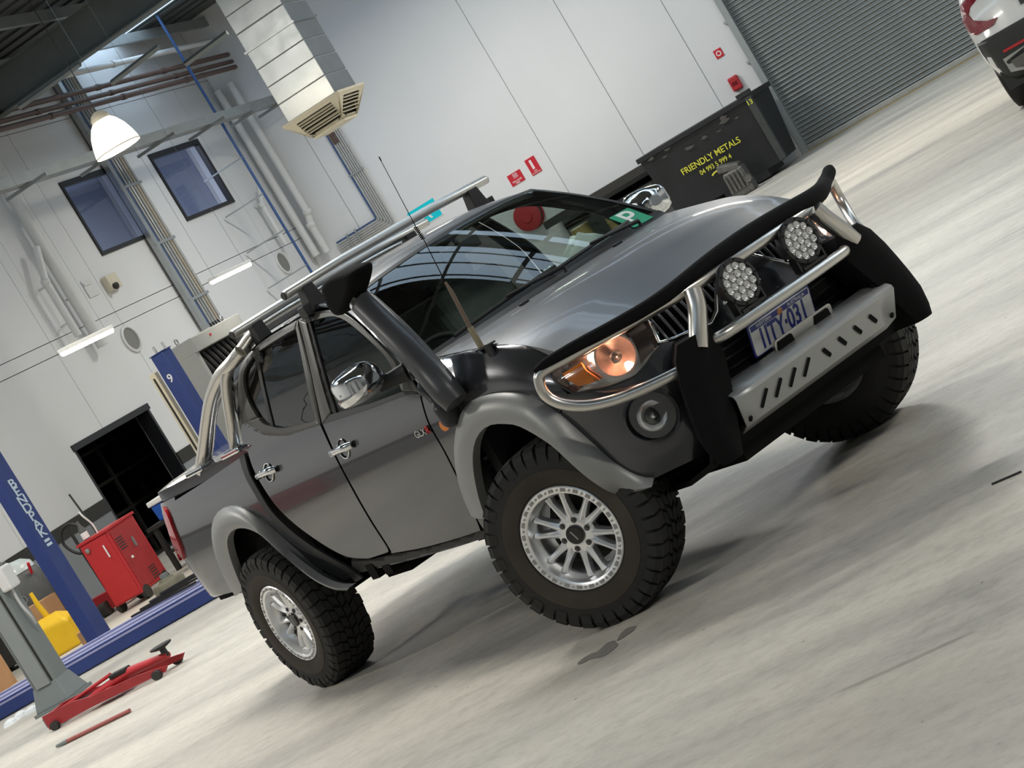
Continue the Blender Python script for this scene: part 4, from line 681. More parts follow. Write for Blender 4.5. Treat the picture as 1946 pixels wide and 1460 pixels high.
def panel(name, outlines, m, parent=truck, step=9, off=0.0, thick=0.012, both=True, hit=bhit, parents=None):
    """one or more pixel outlines -> a body panel on the near side and its mirror image; returns [near, far]"""
    vs, fs, ln = [], [], []
    for o in outlines:
        V, F, Bd = fill2d(smooth_outline(o), step); P = hit(V); a, b, c = skin(V, F, Bd, P, Gn(P), off, thick); k = len(vs); vs += a; fs += [tuple(i+k for i in f) for f in b]; ln += c
    res = []
    for s, mir in enumerate((False, True) if both else (False,)):
        me = mesh_n(name, vs, fs, ln, mir); me.materials.append(m); o = bpy.data.objects.new(name, me); link(o, parents[s] if parents else parent); res.append(o)
    return res
def pair(name, mb, m, parent=truck, **k):
    """a mesh on the near side (y<0) plus its mirror image"""
    a = obj(name, mb, m, parent, **k); mm = MB(); mm.v = [(v[0], -v[1], v[2]) for v in mb.v]; mm.f = [f[::-1] for f in mb.f]
    return a, obj(name, mm, m, parent, **k)
# ---- body side
ARCH_F = [(1062, 792), (1030, 776), (985, 768), (940, 768), (908, 782), (888, 810), (882, 848), (888, 885), (902, 930), (916, 965)]
ARCH_R = [(655, 1104), (606, 1078), (548, 1028), (500, 988), (470, 976), (440, 976), (420, 990), (414, 1015), (420, 1050), (440, 1095)]
FDF = [(798, 747), (804, 765), (817, 805), (847, 859), (870, 905), (893, 952), (909, 990), (917, 1006)]           # fender / front door joint
BP = [(610, 806), (640, 872), (675, 938), (705, 990), (737, 1040), (741, 1047)]                                 # door / door joint
JL = [(700, 1062), (667, 1060), (640, 1050), (602, 1027), (560, 996), (525, 962), (497, 921), (481, 890), (471, 858), (463, 815)]
BELT = [(798, 747), (768, 752), (700, 777), (649, 793), (610, 806)]
C1 = lambda p: (p[0], p[1], 1)
fender = panel('front_fender', [[(826, 683, 1), (880, 669), (940, 658), (993, 656), (1030, 661), (1054, 669, 1), (1049, 690), (1046, 708), (1060, 732), (1078, 748, 1), C1(ARCH_F[0])]+ARCH_F[1:-1]+[C1(ARCH_F[-1]), (930, 1003, 1)]+[C1((919, 1006))]+FDF[::-1][1:-1]+[(800, 744, 1)]], M_paint)
fdoor = panel('front_door', [[(798, 749, 1)]+[(p[0]-3, p[1]+1) for p in FDF[1:-1]]+[(913, 1009, 1), (860, 1026), (800, 1042), (744, 1052, 1)]+[(p[0]+2, p[1]) for p in BP[::-1][1:-1]]+[(613, 806, 1)]+[(649, 793), (700, 777), (768, 752)]], M_paint)
rdoor = panel('rear_door', [[(608, 807, 1)]+[(p[0]-2, p[1]) for p in BP[1:-1]]+[(737, 1050, 1), C1(JL[0])]+JL[1:-1]+[(461, 806, 1), (470, 806), (492, 818), (520, 826), (555, 822, )]], M_paint)
M_pillar = mat('satin_pillar_paint', (0.085, 0.083, 0.077), 0.42, 0.35, noise=0.08, nscale=6)
# door window frames
def band(name, outer, inner, m, parents, off=0.0):
    o = resample(spline(outer, 6), 44); i = resample(spline(inner, 6), 44); rows = [bhit(o), bhit(o*.5+i*.5), bhit(i)]; rows.append(rows[2]-0.02*Gn(rows[2]))
    for s in (0, 1):
        Gd = np.array(rows)*np.array([1, -1 if s else 1, 1]); ob = obj(name, MB().grid(Gd), m, parents[s], smooth=50, solid=0.004)
WIN_F_OUT = [(800, 747), (772, 710), (738, 672), (702, 636), (672, 608), (650, 594), (631, 590), (604, 592), (578, 602), (567, 608)]
WIN_F_IN = [(764, 745), (755, 722), (735, 682), (711, 656), (685, 632), (660, 612), (645, 604), (631, 601), (604, 606), (581, 614)]
band('window_frame', WIN_F_OUT, WIN_F_IN, M_pillar, fdoor)
band('pillar_trim', [(567, 608), (585, 680), (600, 750), (612, 805)], [(581, 614), (598, 680), (614, 740), (628, 786)], M_pillar, fdoor)
band('window_frame', [(565, 609), (510, 641), (474, 671), (456, 700), (452, 740), (456, 780), (462, 806)], [(562, 624), (515, 652), (483, 676), (464, 706), (463, 735), (474, 768), (489, 795)], M_pillar, rdoor)
band('window_sill_trim', [(462, 806), (480, 818), (510, 829), (540, 830), (575, 820), (609, 808)], [(489, 795), (500, 806), (516, 811), (535, 814), (565, 809), (600, 800)], M_pillar, rdoor)
band('pillar_trim', [(565, 609), (583, 680), (598, 750), (609, 806)], [(562, 624), (573, 680), (586, 745), (600, 801)], M_pillar, rdoor)
for s, dr in enumerate(fdoor): pass
panel('door_glass', [[(581, 614, 1), (604, 606), (631, 601), (645, 604), (660, 612), (685, 632), (711, 656), (735, 682), (755, 722), (764, 745, 1), (700, 768), (628, 788, 1), (614, 740), (598, 680)]], M_fglass, off=-0.016, thick=0, parents=fdoor, step=14)
panel('door_glass', [[(562, 624, 1), (515, 652), (484, 676, 1), (497, 740), (513, 810, 1), (535, 814), (565, 809), (600, 801, 1), (586, 745), (573, 680)]], M_tint, off=-0.016, thick=0, parents=rdoor, step=14)
panel('quarter_glass', [[(481, 677, 1), (464, 706), (463, 735), (474, 768), (489, 795), (508, 809, 1), (493, 740)]], M_tint, off=-0.016, thick=0, parents=rdoor, step=14)
panel('window_divider', [[(486, 674, 1), (499, 740), (516, 811, 1), (510, 810, 1), (494, 740), (480, 678, 1)]], M_seal, off=-0.010, thick=0.01, parents=rdoor)
panel('window_seal', [[(577, 612, 1), (595, 680), (610, 740), (625, 788, 1), (636, 785, 1), (621, 740), (604, 680), (586, 611, 1)]], M_seal, off=-0.008, thick=0.01, parents=fdoor)
panel('mirror_sail', [[(733, 682, 1), (745, 702), (757, 728), (768, 750, 1), (798, 744, 1), (770, 712)]], M_trim, off=-0.004, thick=0.01, parents=fdoor)
panel('belt_moulding', [[(628, 788, 1), (700, 768), (764, 745, 1), (798, 746, 1), (768, 753), (700, 778), (649, 795), (613, 807, 1)]], M_trim, off=0.003, thick=0.01, parents=fdoor)
# c-pillar, sill, bed
panel('rear_cab_corner', [[(474, 671, 1), (456, 700), (451, 740), (456, 780), (461, 806), (463, 815), (471, 858, 1), (464, 856, 1), (456, 815), (448, 770), (444, 730), (446, 696), (460, 668, 1)]], M_paint)
panel('rocker_sill', [[(930, 1006, 1), (917, 1011), (860, 1030), (800, 1047), (741, 1058), (700, 1067), (664, 1068, 1), (668, 1094, 1), (690, 1090), (740, 1078), (800, 1062), (870, 1042), (934, 1021, 1)]], M_trim, off=-0.012, thick=0.02)
BEDF = [(462, 866), (474, 898), (490, 928), (516, 970), (552, 1006), (594, 1038), (634, 1062), (662, 1078)]
bed = panel('bed_side', [[(324, 957, 1), (390, 915), (459, 868, 1)]+[(p[0]-5, p[1]+2) for p in BEDF[1:]]+[(668, 1098, 1), C1(ARCH_R[0])]+ARCH_R[1:-1]+[C1(ARCH_R[-1]), (444, 1125, 1), (420, 1130), (400, 1122, 1), (378, 1095), (360, 1060), (340, 1008), (326, 972)]], M_paint)
panel('bed_front_trim', [[(465, 862, 1)]+BEDF[1:]+[(690, 1098, 1), (676, 1106, 1)]+[(p[0]-8, p[1]+6) for p in BEDF[::-1][:-1]]+[(455, 868, 1)]], M_trim, off=0.004)
for side in (0, 1):
    sg = -1 if side == 0 else 1
tl = panel('tail_light', [[(313, 963, 1), (322, 980), (334, 1012), (346, 1040), (352, 1062, 1), (344, 1064, 1), (330, 1030), (316, 985)]], M_red, off=0.012, thick=0.03)
lid = [(y, x) for x, y in ()]
def plan(z, inset, x0, x1, n=24):
    xs = np.linspace(x1, x0, n); f = np.clip((XR0-xs)/(XR0-XE+inset*-1), 0, 1)**5; w = (wz(z)-inset)*np.maximum(1-f, 0)**(1/NN); return xs, w
xs, wv = plan(1.28, 0.02, -2.50, XE+0.04)
R1 = [(x, -w, 1.335) for x, w in zip(xs, wv)]; Lp = [(x, w, 1.335) for x, w in zip(xs, wv)]
lm = MB(); lm.grid([[(a[0], a[1]*t, 1.335+0.030*(1-t*t)**.5+0.012) for t in np.linspace(1, -1, 15)] for a in R1]); lm.grid([[(a[0], a[1]*s, z) for z in (1.285, 1.335, 1.347)] for s in (1,) for a in R1]); lm.grid([[(a[0], -a[1], z) for z in (1.285, 1.335, 1.347)] for a in R1])
obj('tonneau_lid', lm, M_paint, truck, smooth=40)
def tailx(y, z): return XR0-(XR0-XE)*max(0.0, 1-(abs(y)/float(wz(z)))**NN)**.2
zt_ = np.concatenate([[.66, .675, .70], np.linspace(.74, 1.285, 14)])
def tail_strip(s0, s1, n, off): return MB().grid([[(tailx(float(wz(z))*s, z)+off+(.03 if z < .67 else .012 if z < .69 else 0), float(wz(z))*s*(.985 if z < .67 else 1), z) for s in np.linspace(s0, s1, n)] for z in zt_])
tg = obj('tailgate', tail_strip(-.80, .80, 25, .0), M_paint, truck, smooth=60, solid=.02)
obj('tailgate_handle', MB().box((XE-.004, 0, 1.16), (.03, .26, .08)), M_chrome, tg, bevel=.012)
cs = MB(); ss = 1-np.linspace(.19**.5, .004, 22)**2
pair('rear_bed_corner', MB().grid([[(tailx(float(wz(z))*s, z)+.004, -float(wz(z))*s*(.985 if z < .67 else .998), z) for s in ss] for z in zt_]), M_paint, smooth=60)
obj('bed_tub', MB().span((-4.02, -.74, .62), (-2.48, .74, .68)).span((-2.52, -.74, .68), (-2.46, .74, 1.27)).span((-4.0, -.745, .62), (-2.5, -.735, 1.27)).span((-4.0, .735, .62), (-2.5, .745, 1.27)), M_under, truck)
obj('rear_step_bumper', MB().box((-4.20, 0, .66), (.14, 1.3, .14)), M_trim, truck, bevel=0.03)
# ---- flares
def flare(outer, inner, yin, front):
    n = 40; o = resample(spline(outer, 8), n); i = resample(spline(inner, 8), n)
    A = bhit(o); NA = Gn(A); B = np.array([tY(u, v, yin) for u, v in i])
    if front:
        for k in range(n):
            if B[k][0] > 0.30: q = bhit([i[k]])[0]; nn = Gn(q[None])[0]; t = min(1, (B[k][0]-0.30)/0.25); B[k] = B[k]*(1-t)+(q+nn*0.035)*t
    A = A+NA*0.004
    rows = [A-NA*0.015, A+NA*0.012]
    for t, h in ((0.25, 0.020), (0.5, 0.024), (0.8, 0.014), (1.0, 0.0)): rows.append(A*(1-t)+B*t+NA*(0.012*(1-t)+h))
    rows.append(B+np.array([0, 0.004, -0.0])+(np.array([0, 1, 0])*0.012)); C = B.copy(); C[:, 1] += 0.045; rows.append(C)
    mb = MB().grid(np.array(rows)); return pair('fender_flare', mb, M_flare, smooth=48)
flare([(898, 968), (880, 930), (869, 880), (868, 838), (876, 795), (895, 764), (925, 750), (965, 745), (1005, 752), (1060, 784), (1115, 832), (1170, 880), (1215, 905), (1243, 908)],
      [(922, 985), (908, 940), (899, 890), (900, 850), (912, 822), (932, 808), (960, 806), (990, 812), (1045, 845), (1090, 885), (1135, 915), (1175, 930), (1215, 926), (1240, 914)], -0.905, True)
flare([(452, 1128), (430, 1095), (412, 1050), (406, 1012), (411, 982), (428, 964), (452, 962), (480, 976), (520, 1010), (560, 1046), (600, 1082), (640, 1106), (668, 1112)],
      [(462, 1122), (446, 1085), (434, 1048), (432, 1025), (440, 1010), (456, 1004), (478, 1008), (505, 1024), (540, 1056), (575, 1085), (610, 1108), (640, 1118), (664, 1117)], -0.895, False)
for cx_ in (0.0, -3.0):
    for s in (-1, 1):
        lin = MB(); T = np.linspace(.02, math.pi-.02, 20); R_a = .50; rows = []
        for f_ in (1.0, .75, .55):
            row = []
            for t in T:
                x, z = cx_+R_a*math.cos(t), .46+.50*math.sin(t); q = max(0, (x-X0)/(float(xfz(z))-X0))**NN; wl_ = float(wz(z))*max(0.05, 1-q)**(1/NN)-.03; row.append((x, s*min(.745, wl_)*f_, z))
            rows.append(row)
        lin.grid(rows); lin.add(rows[-1], [tuple(range(len(T)))])
        obj('wheel_arch_liner', lin, M_under, truck)
# ---- bonnet
hh = tab([(-.6, .006), (-.45, .010), (-.2, .035), (0.1, .062), (.35, .088), (.55, .108), (.72, .122)])
def hoodz(x, y): return ze(x)+hh(x)*(1-np.clip(np.abs(y)/.74, 0, 1)**3.2)
ys = np.linspace(-.735, .735, 49); rows = []
for y in ys:
    xr = -.455+.045*(1-(y/.735)**2); xf = X0+(.665-X0)*(1-(abs(y)/.815)**NN)**(1/NN); xx = np.linspace(xr, xf, 34)
    col = [(x, y, float(hoodz(x, y))) for x in xx]; x, _, z = col[-1]; col += [(x+.012, y*1.002, z-.014), (x+.016, y*1.003, z-.035)]; x, _, z = col[0]; rows.append([(x-.004, y, z-.02)]+col)
rows = [[(p[0], p[1]*1.004, p[2]-.025) for p in rows[0]]]+rows+[[(p[0], p[1]*1.004, p[2]-.025) for p in rows[-1]]]
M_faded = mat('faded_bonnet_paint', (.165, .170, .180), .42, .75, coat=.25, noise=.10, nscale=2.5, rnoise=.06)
hood = obj('bonnet', MB().grid(rows), M_faded, truck, smooth=50)
for y in (-.32, .28): obj('washer_jet', MB().box((-.28, y, float(hoodz(-.28, y))+.004), (.03, .045, .014)), M_trim, hood, bevel=.003)
# ---- windscreen, pillars, roof
def wsp(s, t):
    yb, xb, zb = .754*s, -.473+.085*(1-s*s), 1.315+.016*(1-s*s); yt, xt, zt = .557*s, -1.041+.08*(1-s*s), 1.737+.032*(1-s*s)
    k = 4*t*(1-t); return np.array([xb+(xt-xb)*t+.012*k, yb+(yt-yb)*t, zb+(zt-zb)*t+.016*k])
wsm = MB().grid([[wsp(s, t) for s in np.linspace(-1, 1, 31)] for t in np.linspace(0, 1, 17)])
ws = obj('windscreen', wsm, M_wsg, truck, smooth=0)
bd = MB()
for t0, t1, s0, s1 in ((0, .055, -1, 1), (.965, 1, -1, 1), (0, 1, -1, -.965), (0, 1, .965, 1)): bd.grid([[wsp(s, t)+np.array([.0015, 0, .002]) for s in np.linspace(s0, s1, 25)] for t in np.linspace(t0, t1, 9)])
obj('windscreen_border', bd, M_seal, ws, smooth=0)
zr = tab([(-.95, 1.752), (-1.05, 1.782), (-1.2, 1.808), (-1.5, 1.832), (-1.8, 1.826), (-2.05, 1.795), (-2.2, 1.755), (-2.32, 1.70)])
def roofz(x, y): return zr(x)-.052*(np.abs(y)/.56)**2.6
rg = []
for y in np.linspace(-.565, .565, 25):
    xf = -1.041+.08*(1-(y/.557)**2); rg.append([(x, y, float(roofz(x, y))-(.012 if i == 0 else 0)) for i, x in enumerate(np.linspace(xf-.002, -2.28, 30))])
obj('roof_panel', MB().grid(rg), M_faded, truck, smooth=0, solid=.02)
outer = bhit(resample(spline([(806, 742), (775, 706), (740, 668), (704, 631), (674, 603), (651, 588), (631, 584), (604, 586), (578, 596), (564, 605), (510, 637), (474, 668), (458, 690), (447, 706)], 6), 60))
inn = resample(np.array([wsp(-1, t) for t in np.linspace(0, 1, 12)]+[(x, -.565, float(roofz(x, -.565))) for x in np.linspace(-1.10, -2.28, 16)]), 60)
mid = (outer+inn)/2; no = np.cross(np.gradient(mid, axis=0), outer-inn); no /= np.linalg.norm(no, axis=1, keepdims=True); no *= np.sign(no[:, 2:3])
rail = MB().grid(np.array([outer-np.array([0, -.02, .01]), outer, outer*.67+inn*.33+no*.012, outer*.33+inn*.67+no*.014, inn, inn+np.array([0, .02, -.01])]))
pair('roof_side_rail', rail, M_paint, smooth=55)
# cab back with rear window
rc = bhit([(447, 706), (446, 740), (449, 780), (457, 820), (466, 856)]); top = [(-2.28, -.565, float(roofz(-2.28, -.565)))]
edge = np.array(top+[tuple(p) for p in rc]); cb = [[(p[0]-.03*(1-s*s), p[1]*s, p[2]+(.045*(1-s*s) if i == 0 else 0)) for s in np.linspace(1, -1, 13)] for i, p in enumerate(edge)]
cab = obj('cab_back', MB().grid(cb), M_paint, truck, smooth=40, solid=.02)
obj('rear_window', MB().grid([[(-2.335+.09*(t)-.012, y*(1-.12*t), 1.36+.30*t) for y in np.linspace(-.58, .58, 7)] for t in (0, 1)]), M_tint, cab)
# ---- front bumper, grille, headlights
HL = [(1047, 712, 1), (1057, 699), (1096, 676), (1140, 650), (1180, 626), (1238, 594, 1), (1249, 622), (1258, 647, 1), (1252, 658), (1238, 674), (1226, 691), (1207, 712), (1182, 724), (1150, 735), (1094, 746, 1), (1063, 729)]
HLB = [(1078, 749), (1094, 748), (1150, 738), (1182, 727), (1207, 715), (1227, 694), (1240, 676), (1255, 659)]
ctr = [tuple(p) for p in []]
def proj(p):
    """pickup point -> pixel"""
    q = np.asarray(p, float)-TC; Rt, Ut, Ft = to_truck(R_), to_truck(U_), to_truck(F_); z = q@Ft; return (CXP+FPX*(q@Rt)/z, CYP-FPX*(q@Ut)/z)
def onfront(y, z): return np.array([X0+(float(xfz(z))-X0)*max(0, 1-(abs(y)/float(wz(z)))**NN)**(1/NN), y, z])
def pf(y, z, c=0): q = proj(onfront(y, z)); return (q[0], q[1], 1) if c else q
GRB = [pf(-.27, .905), pf(-.215, .93), pf(-.12, 1.02)]
bumper = panel('front_bumper', [[C1(HLB[0])]+HLB[1:-1]+[C1(HLB[-1]), (1258, 649, 1), C1(pf(-.44, .93)), pf(-.27, .905), pf(-.21, .94), C1(pf(-.07, 1.07)), C1(pf(0, 1.07)), C1(pf(0, .84)), C1(pf(-.44, .80)), pf(-.50, .70), C1(pf(-.52, .46)), C1((1240, 911)), (1215, 908), (1170, 884), (1115, 836), (1065, 792, 1)]], M_paint, step=10)
# lower black intake with mesh bars
obj('lower_intake', MB().grid([[onfront(y, z)+np.array([-.03, 0, 0]) for y in np.linspace(-.52, .52, 13)] for z in (.40, .5, .62, .74, .86)]), M_under, truck)
ib0 = obj('intake_bar', MB().tube([onfront(y, .62)+np.array([-.018, 0, 0]) for y in np.linspace(-.48, .48, 13)], .006, 6), M_trim, truck)
for z in (.66, .70, .74, .78): copy_of(ib0, truck, (0, 0, z-.62))
gy = [(-.455, 1.065), (-.495, .945), (-.44, .925), (-.275, .902), (-.225, .925), (-.06, 1.08), (-.2, 1.088), (-.35, 1.08)]
for s in (1, -1):
    gb = obj('grille', MB().add([onfront(s*y, z)+np.array([-.045, 0, 0]) for y, z in gy], [tuple(range(len(gy)))]), M_under, truck)
    obj('grille_surround', MB().tube([onfront(s*y, z)+np.array([.002, 0, 0]) for y, z in gy[:6]], .009, 8), M_chrome, gb, smooth=60)
    for k, y in enumerate(np.linspace(-.455, -.12, 10)):
        z1 = 1.075; z0 = np.interp(y, [-.495, -.44, -.275, -.225, -.06], [.95, .93, .91, .935, 1.08])
        if z1-z0 < .03: continue
        obj('grille_slat', MB().tube([onfront(s*y, z)+np.array([-.012, 0, 0]) for z in np.linspace(z0, z1, 6)], .007, 8, flat=1.0), mat('dark_grille_slat', (0.20, 0.205, 0.22), 0.3, 0.6, noise=0.1), gb, smooth=60)
emb = thing_e = obj('emblem', MB(), M_chrome, truck) if False else None
em = MB()
for a in (90, 210, 330):
    t = math.radians(a); d = np.array([0, math.cos(t), math.sin(t)]); e = np.array([0, -math.sin(t), math.cos(t)]); c = onfront(0, .985)+np.array([.006, 0, 0]); L, Wd = .062, .0185
    P = [c+d*.003, c+d*L/2+e*Wd, c+d*L, c+d*L/2-e*Wd]; em.add(P+[p+np.array([.008, 0, 0]) for p in P], [(0, 1, 2, 3), (4, 5, 6, 7), (0, 1, 5, 4), (1, 2, 6, 5), (2, 3, 7, 6), (3, 0, 4, 7)])
obj('emblem', em, M_chrome, truck)
M_refl = mat('headlamp_reflector', (0.62, 0.60, 0.58), 0.18, 0.9, noise=0.05)
M_bowl = mat('headlamp_bowl_glow', (.66, .54, .49), .28, .85, noise=.3, nscale=40)  # warm glow of the lit lamp tinted into the bowl colour
M_dim = mat('headlamp_bulb_shield', (.55, .42, .36), .25, .9, noise=.1)
M_bulb = mat('warm_bulb', (1, .8, .6), 0.3, emit=(1.0, 0.50, 0.30), estr=45.0)
M_lens = glass('headlamp_lens', (0.93, 0.93, 0.92), 0.0, 1.35)
hl = panel('headlight', [HL], M_refl, off=-.055, thick=-.05, step=10)
panel('lens', [HL], M_lens, off=0.0, thick=.0, step=10, parents=hl)
panel('headlight_seal', [[(1047, 712, 1), (1063, 729), (1094, 746, 1), (1150, 735), (1182, 724), (1207, 712), (1226, 691), (1238, 674), (1252, 658), (1258, 647, 1), (1260, 649, 1), (1254, 661), (1241, 677), (1229, 694), (1209, 715), (1183, 728), (1150, 739), (1093, 751, 1), (1060, 732), (1044, 713, 1)]], M_seal, off=.003, thick=.01, parents=hl)
panel('indicator_lens', [[(1062, 709, 1), (1098, 686, 1), (1110, 705), (1136, 724, 1), (1118, 731), (1095, 738, 1), (1072, 723)]], M_amber, off=-.022, thick=.02, parents=hl)
panel('inner_bezel', [[(1188, 625, 1), (1236, 598, 1), (1254, 646, 1), (1236, 668), (1218, 690, 1), (1212, 655)]], mat('headlamp_bezel', (.12, .09, .08), .3, .5, noise=.1), off=-.03, thick=.02, parents=hl)
for s, h in ((-1, hl[0]), (1, hl[1])):
    c0 = bhit([(1163, 672)])[0]; nn = Gn(c0[None])[0]; ax = np.array([.86, -.48, .05]); ax /= np.linalg.norm(ax); c = c0-nn*.052
    if s > 0: c = c*np.array([1, -1, 1]); ax = ax*np.array([1, -1, 1])
    obj('reflector_bowl', MB().lathe([(.018, -.005), (.045, .004), (.068, .018), (.084, .040), (.088, .048), (.080, .048), (.06, .022), (.03, .006)], c, ax, 28), M_bowl, h, smooth=50)
    obj('bulb', MB().lathe([(.0, .045), (.008, .042), (.013, .03), (.010, .015), (.008, .0)], c, ax, 12), M_dim, h, smooth=60)
    for uv in ((1117, 676), (1193, 693)):
        b0 = bhit([uv])[0]; b0 = b0-Gn(b0[None])[0]*.028
        if s > 0: b0 = b0*np.array([1, -1, 1])
        obj('park_bulb', MB().lathe([(0, .015), (.009, .0125), (.0145, .004), (.0145, -.004), (.009, -.0125), (0, -.015)], b0, (1, 0, 0), 12), M_bulb, h, smooth=60)
# fog lamps
fc = bhit([(1240, 790)])[0]; fn = Gn(fc[None])[0]
for s in (-1, 1):
    k = np.array([1, -s*1.0 if s > 0 else 1, 1]); k = np.array([1, 1 if s < 0 else -1, 1]); c = fc*k; n_ = fn*k; fx = np.array([.95, -.30*(1 if s < 0 else -1), -.02]); fx /= np.linalg.norm(fx)
    fo = obj('fog_lamp', MB().lathe([(.118, .004), (.108, .007), (.098, -.004), (.080, -.035), (.066, -.05), (.0, -.055)], c+n_*.004, n_, 36), M_paint, truck, smooth=50)
    obj('fog_recess', MB().lathe([(.082, -.02), (.074, -.03), (.0, -.03)], c+n_*.012, n_, 32), M_under, fo, smooth=40)
    obj('bezel_ring', MB().lathe([(.062, -.01), (.062, .018), (.054, .024), (.040, .016), (.037, .004)], c-fx*.004, fx, 32), mat('fog_bezel_silver', (.62, .63, .63), .35, .4, noise=.1), fo, smooth=50)
    obj('fog_glass', MB().lathe([(.040, .006), (.03, .013), (.015, .017), (0, .018)], c-fx*.004, fx, 24), mat('fog_lens_grey', (.10, .105, .10), .1, .3, coat=1, noise=.4, nscale=60), fo, smooth=60)
    obj('fog_bulb', MB().lathe([(.012, .016), (.008, .022), (0, .024)], c-fx*.004, fx, 14), M_chrome, fo, smooth=60)
# ---- bull bar
bb = obj('bull_bar', MB().tube(spline([(.86, -.41, .852), (.915, -.36, .852), (.928, -.2, .852), (.932, 0, .852), (.928, .2, .852), (.915, .36, .852), (.86, .41, .852)], 5), .0235, 16), M_satin, truck, smooth=50)
topr = [(.46, -.905, 1.082), (.52, -.82, 1.082), (.60, -.715, 1.080), (.70, -.60, 1.076), (.80, -.46, 1.072), (.855, -.30, 1.070), (.875, -.12, 1.070), (.878, 0, 1.070)]
loop = [(.83, -.52, .815), (.78, -.615, .822), (.70, -.715, .834), (.60, -.79, .852), (.52, -.85, .885), (.465, -.90, .935), (.438, -.925, .99), (.440, -.925, 1.045)]
full = loop+topr[:-1]+[(p[0], -p[1], p[2]) for p in topr[::-1]]+[(p[0], -p[1], p[2]) for p in loop[::-1]]
obj('top_rail', MB().tube(spline(full, 6), .0235, 16), M_satin, bb, smooth=50)
# rubber protector wrapped over the top rail
sl = spline([(.45, -.925, 1.098), (.50, -.86, 1.104), (.58, -.755, 1.102), (.67, -.65, 1.096), (.76, -.535, 1.093), (.81, -.43, 1.094), (.835, -.30, 1.102), (.845, -.15, 1.110), (.848, 0, 1.112), (.845, .15, 1.110), (.835, .30, 1.104), (.81, .43, 1.098), (.76, .54, 1.096), (.67, .66, 1.098), (.58, .765, 1.104), (.52, .86, 1.118), (.47, .935, 1.135)], 6)
tt = np.linspace(0, 1, len(sl)); rad = np.interp(tt, [0, .03, .1, .25, .4, .5, .6, .75, .9, .97, 1], [.012, .022, .026, .030, .043, .047, .045, .040, .030, .030, .018])
obj('rubber_protector', MB().tube(sl, rad, 16, up=(0, 0, 1)), M_wing, bb, smooth=60)
for s in (-1, 1):
    obj('upright', MB().tube(spline([(.878, s*.375, 1.062), (.882, s*.40, 1.0), (.876, s*.45, .92), (.868, s*.485, .86)], 5), .0385, 20), M_satin, bb, smooth=50)
    Z = [.915, .86, .78, .70, .62, .54, .47, .425]
    yi = np.interp(Z, [.425, .5, .64, .77, .86, .915], [.56, .525, .465, .405, .375, .40]); yo = np.interp(Z, [.425, .5, .65, .8, .88, .915], [.66, .70, .675, .635, .60, .56])
    wing = [[(.66, s*(o_-.13), z) for z, o_ in zip(Z, yo)], [(.79, s*(o_-.045), z) for z, o_ in zip(Z, yo)], [(.855, s*o_, z) for z, o_ in zip(Z, yo)]]
    for t, b in ((.2, .026), (.4, .036), (.6, .036), (.8, .028), (1, .010)): wing.append([(.862+b+(.03*(1-abs(z-.68)/.25) if t == 1 else .0)*.5, s*(o_*(1-t)+i_*t), z) for z, o_, i_ in zip(Z, yo, yi)])
    wing.append([(.74, s*(i_-.0), z) for z, i_ in zip(Z, yi)])
    w = MB().grid(wing); A = [r[0] for r in wing]; B = [r[-1] for r in wing]; w.add(A, [tuple(range(len(A)))]); w.add(B, [tuple(range(len(B)))])
    obj('wing_cover', w, M_wing, bb, smooth=50)
    # driving lights
    dl = obj('driving_light', MB().lathe([(.0, -.075), (.05, -.07), (.088, -.045), (.098, -.01), (.101, .004), (.098, .012), (.083, .014), (.081, .006)], (.915, s*.189, .992), (1, 0, .03), 36), M_trim, truck, smooth=45)
    obj('lamp_face', MB().disc((.919, s*.189, .992), (1, 0, .03), .081, 32), M_refl, dl)
    cup = 0; e1, e2, a = basis((1, 0, .03)); M_cell = mat('led_cell_silver', (.82, .83, .83), .35, .35, noise=.25, nscale=50)
    for r_, nn_ in ((0, 1), (.034, 6), (.066, 12)):
        for q in range(nn_):
            th = 2*math.pi*q/max(1, nn_)+.2; c = np.array([.919, s*.189, .992])+r_*(math.cos(th)*e1+math.sin(th)*e2)
            obj('led_cell', MB().lathe([(.0165, .001), (.0155, .008), (.010, .0035), (.004, .002), (.0035, .006), (0, .007)], c, a, 10), M_cell, dl, smooth=40); cup += 1
    obj('lamp_cover', MB().disc((.931, s*.189, .992), (1, 0, .03), .082, 32), glass('lamp_cover_glass', (.9, .9, .9), 0, 1.35), dl)
    for q in range(10):
        th = 2*math.pi*q/10; c = np.array([.925, s*.189, .992])+.091*(math.cos(th)*e1+math.sin(th)*e2); obj('screw', MB().lathe([(.004, 0), (.004, .005), (0, .006)], c, a, 8), M_under, dl)
    obj('bracket', MB().box((.905, s*.189, .885), (.05, .13, .012)).box((.905, s*.189-.075, .925), (.04, .010, .09)).box((.905, s*.189+.075, .925), (.04, .010, .09)).cyl((.905, s*.189, .86), (.905, s*.189, .90), .009, 8), M_trim, dl)
    for e in (-1, 1): obj('bracket_bolt', MB().cyl((.905, s*.189+e*.075, .955), (.905, s*.189+e*.105, .955), .009, 10), M_chrome, dl)
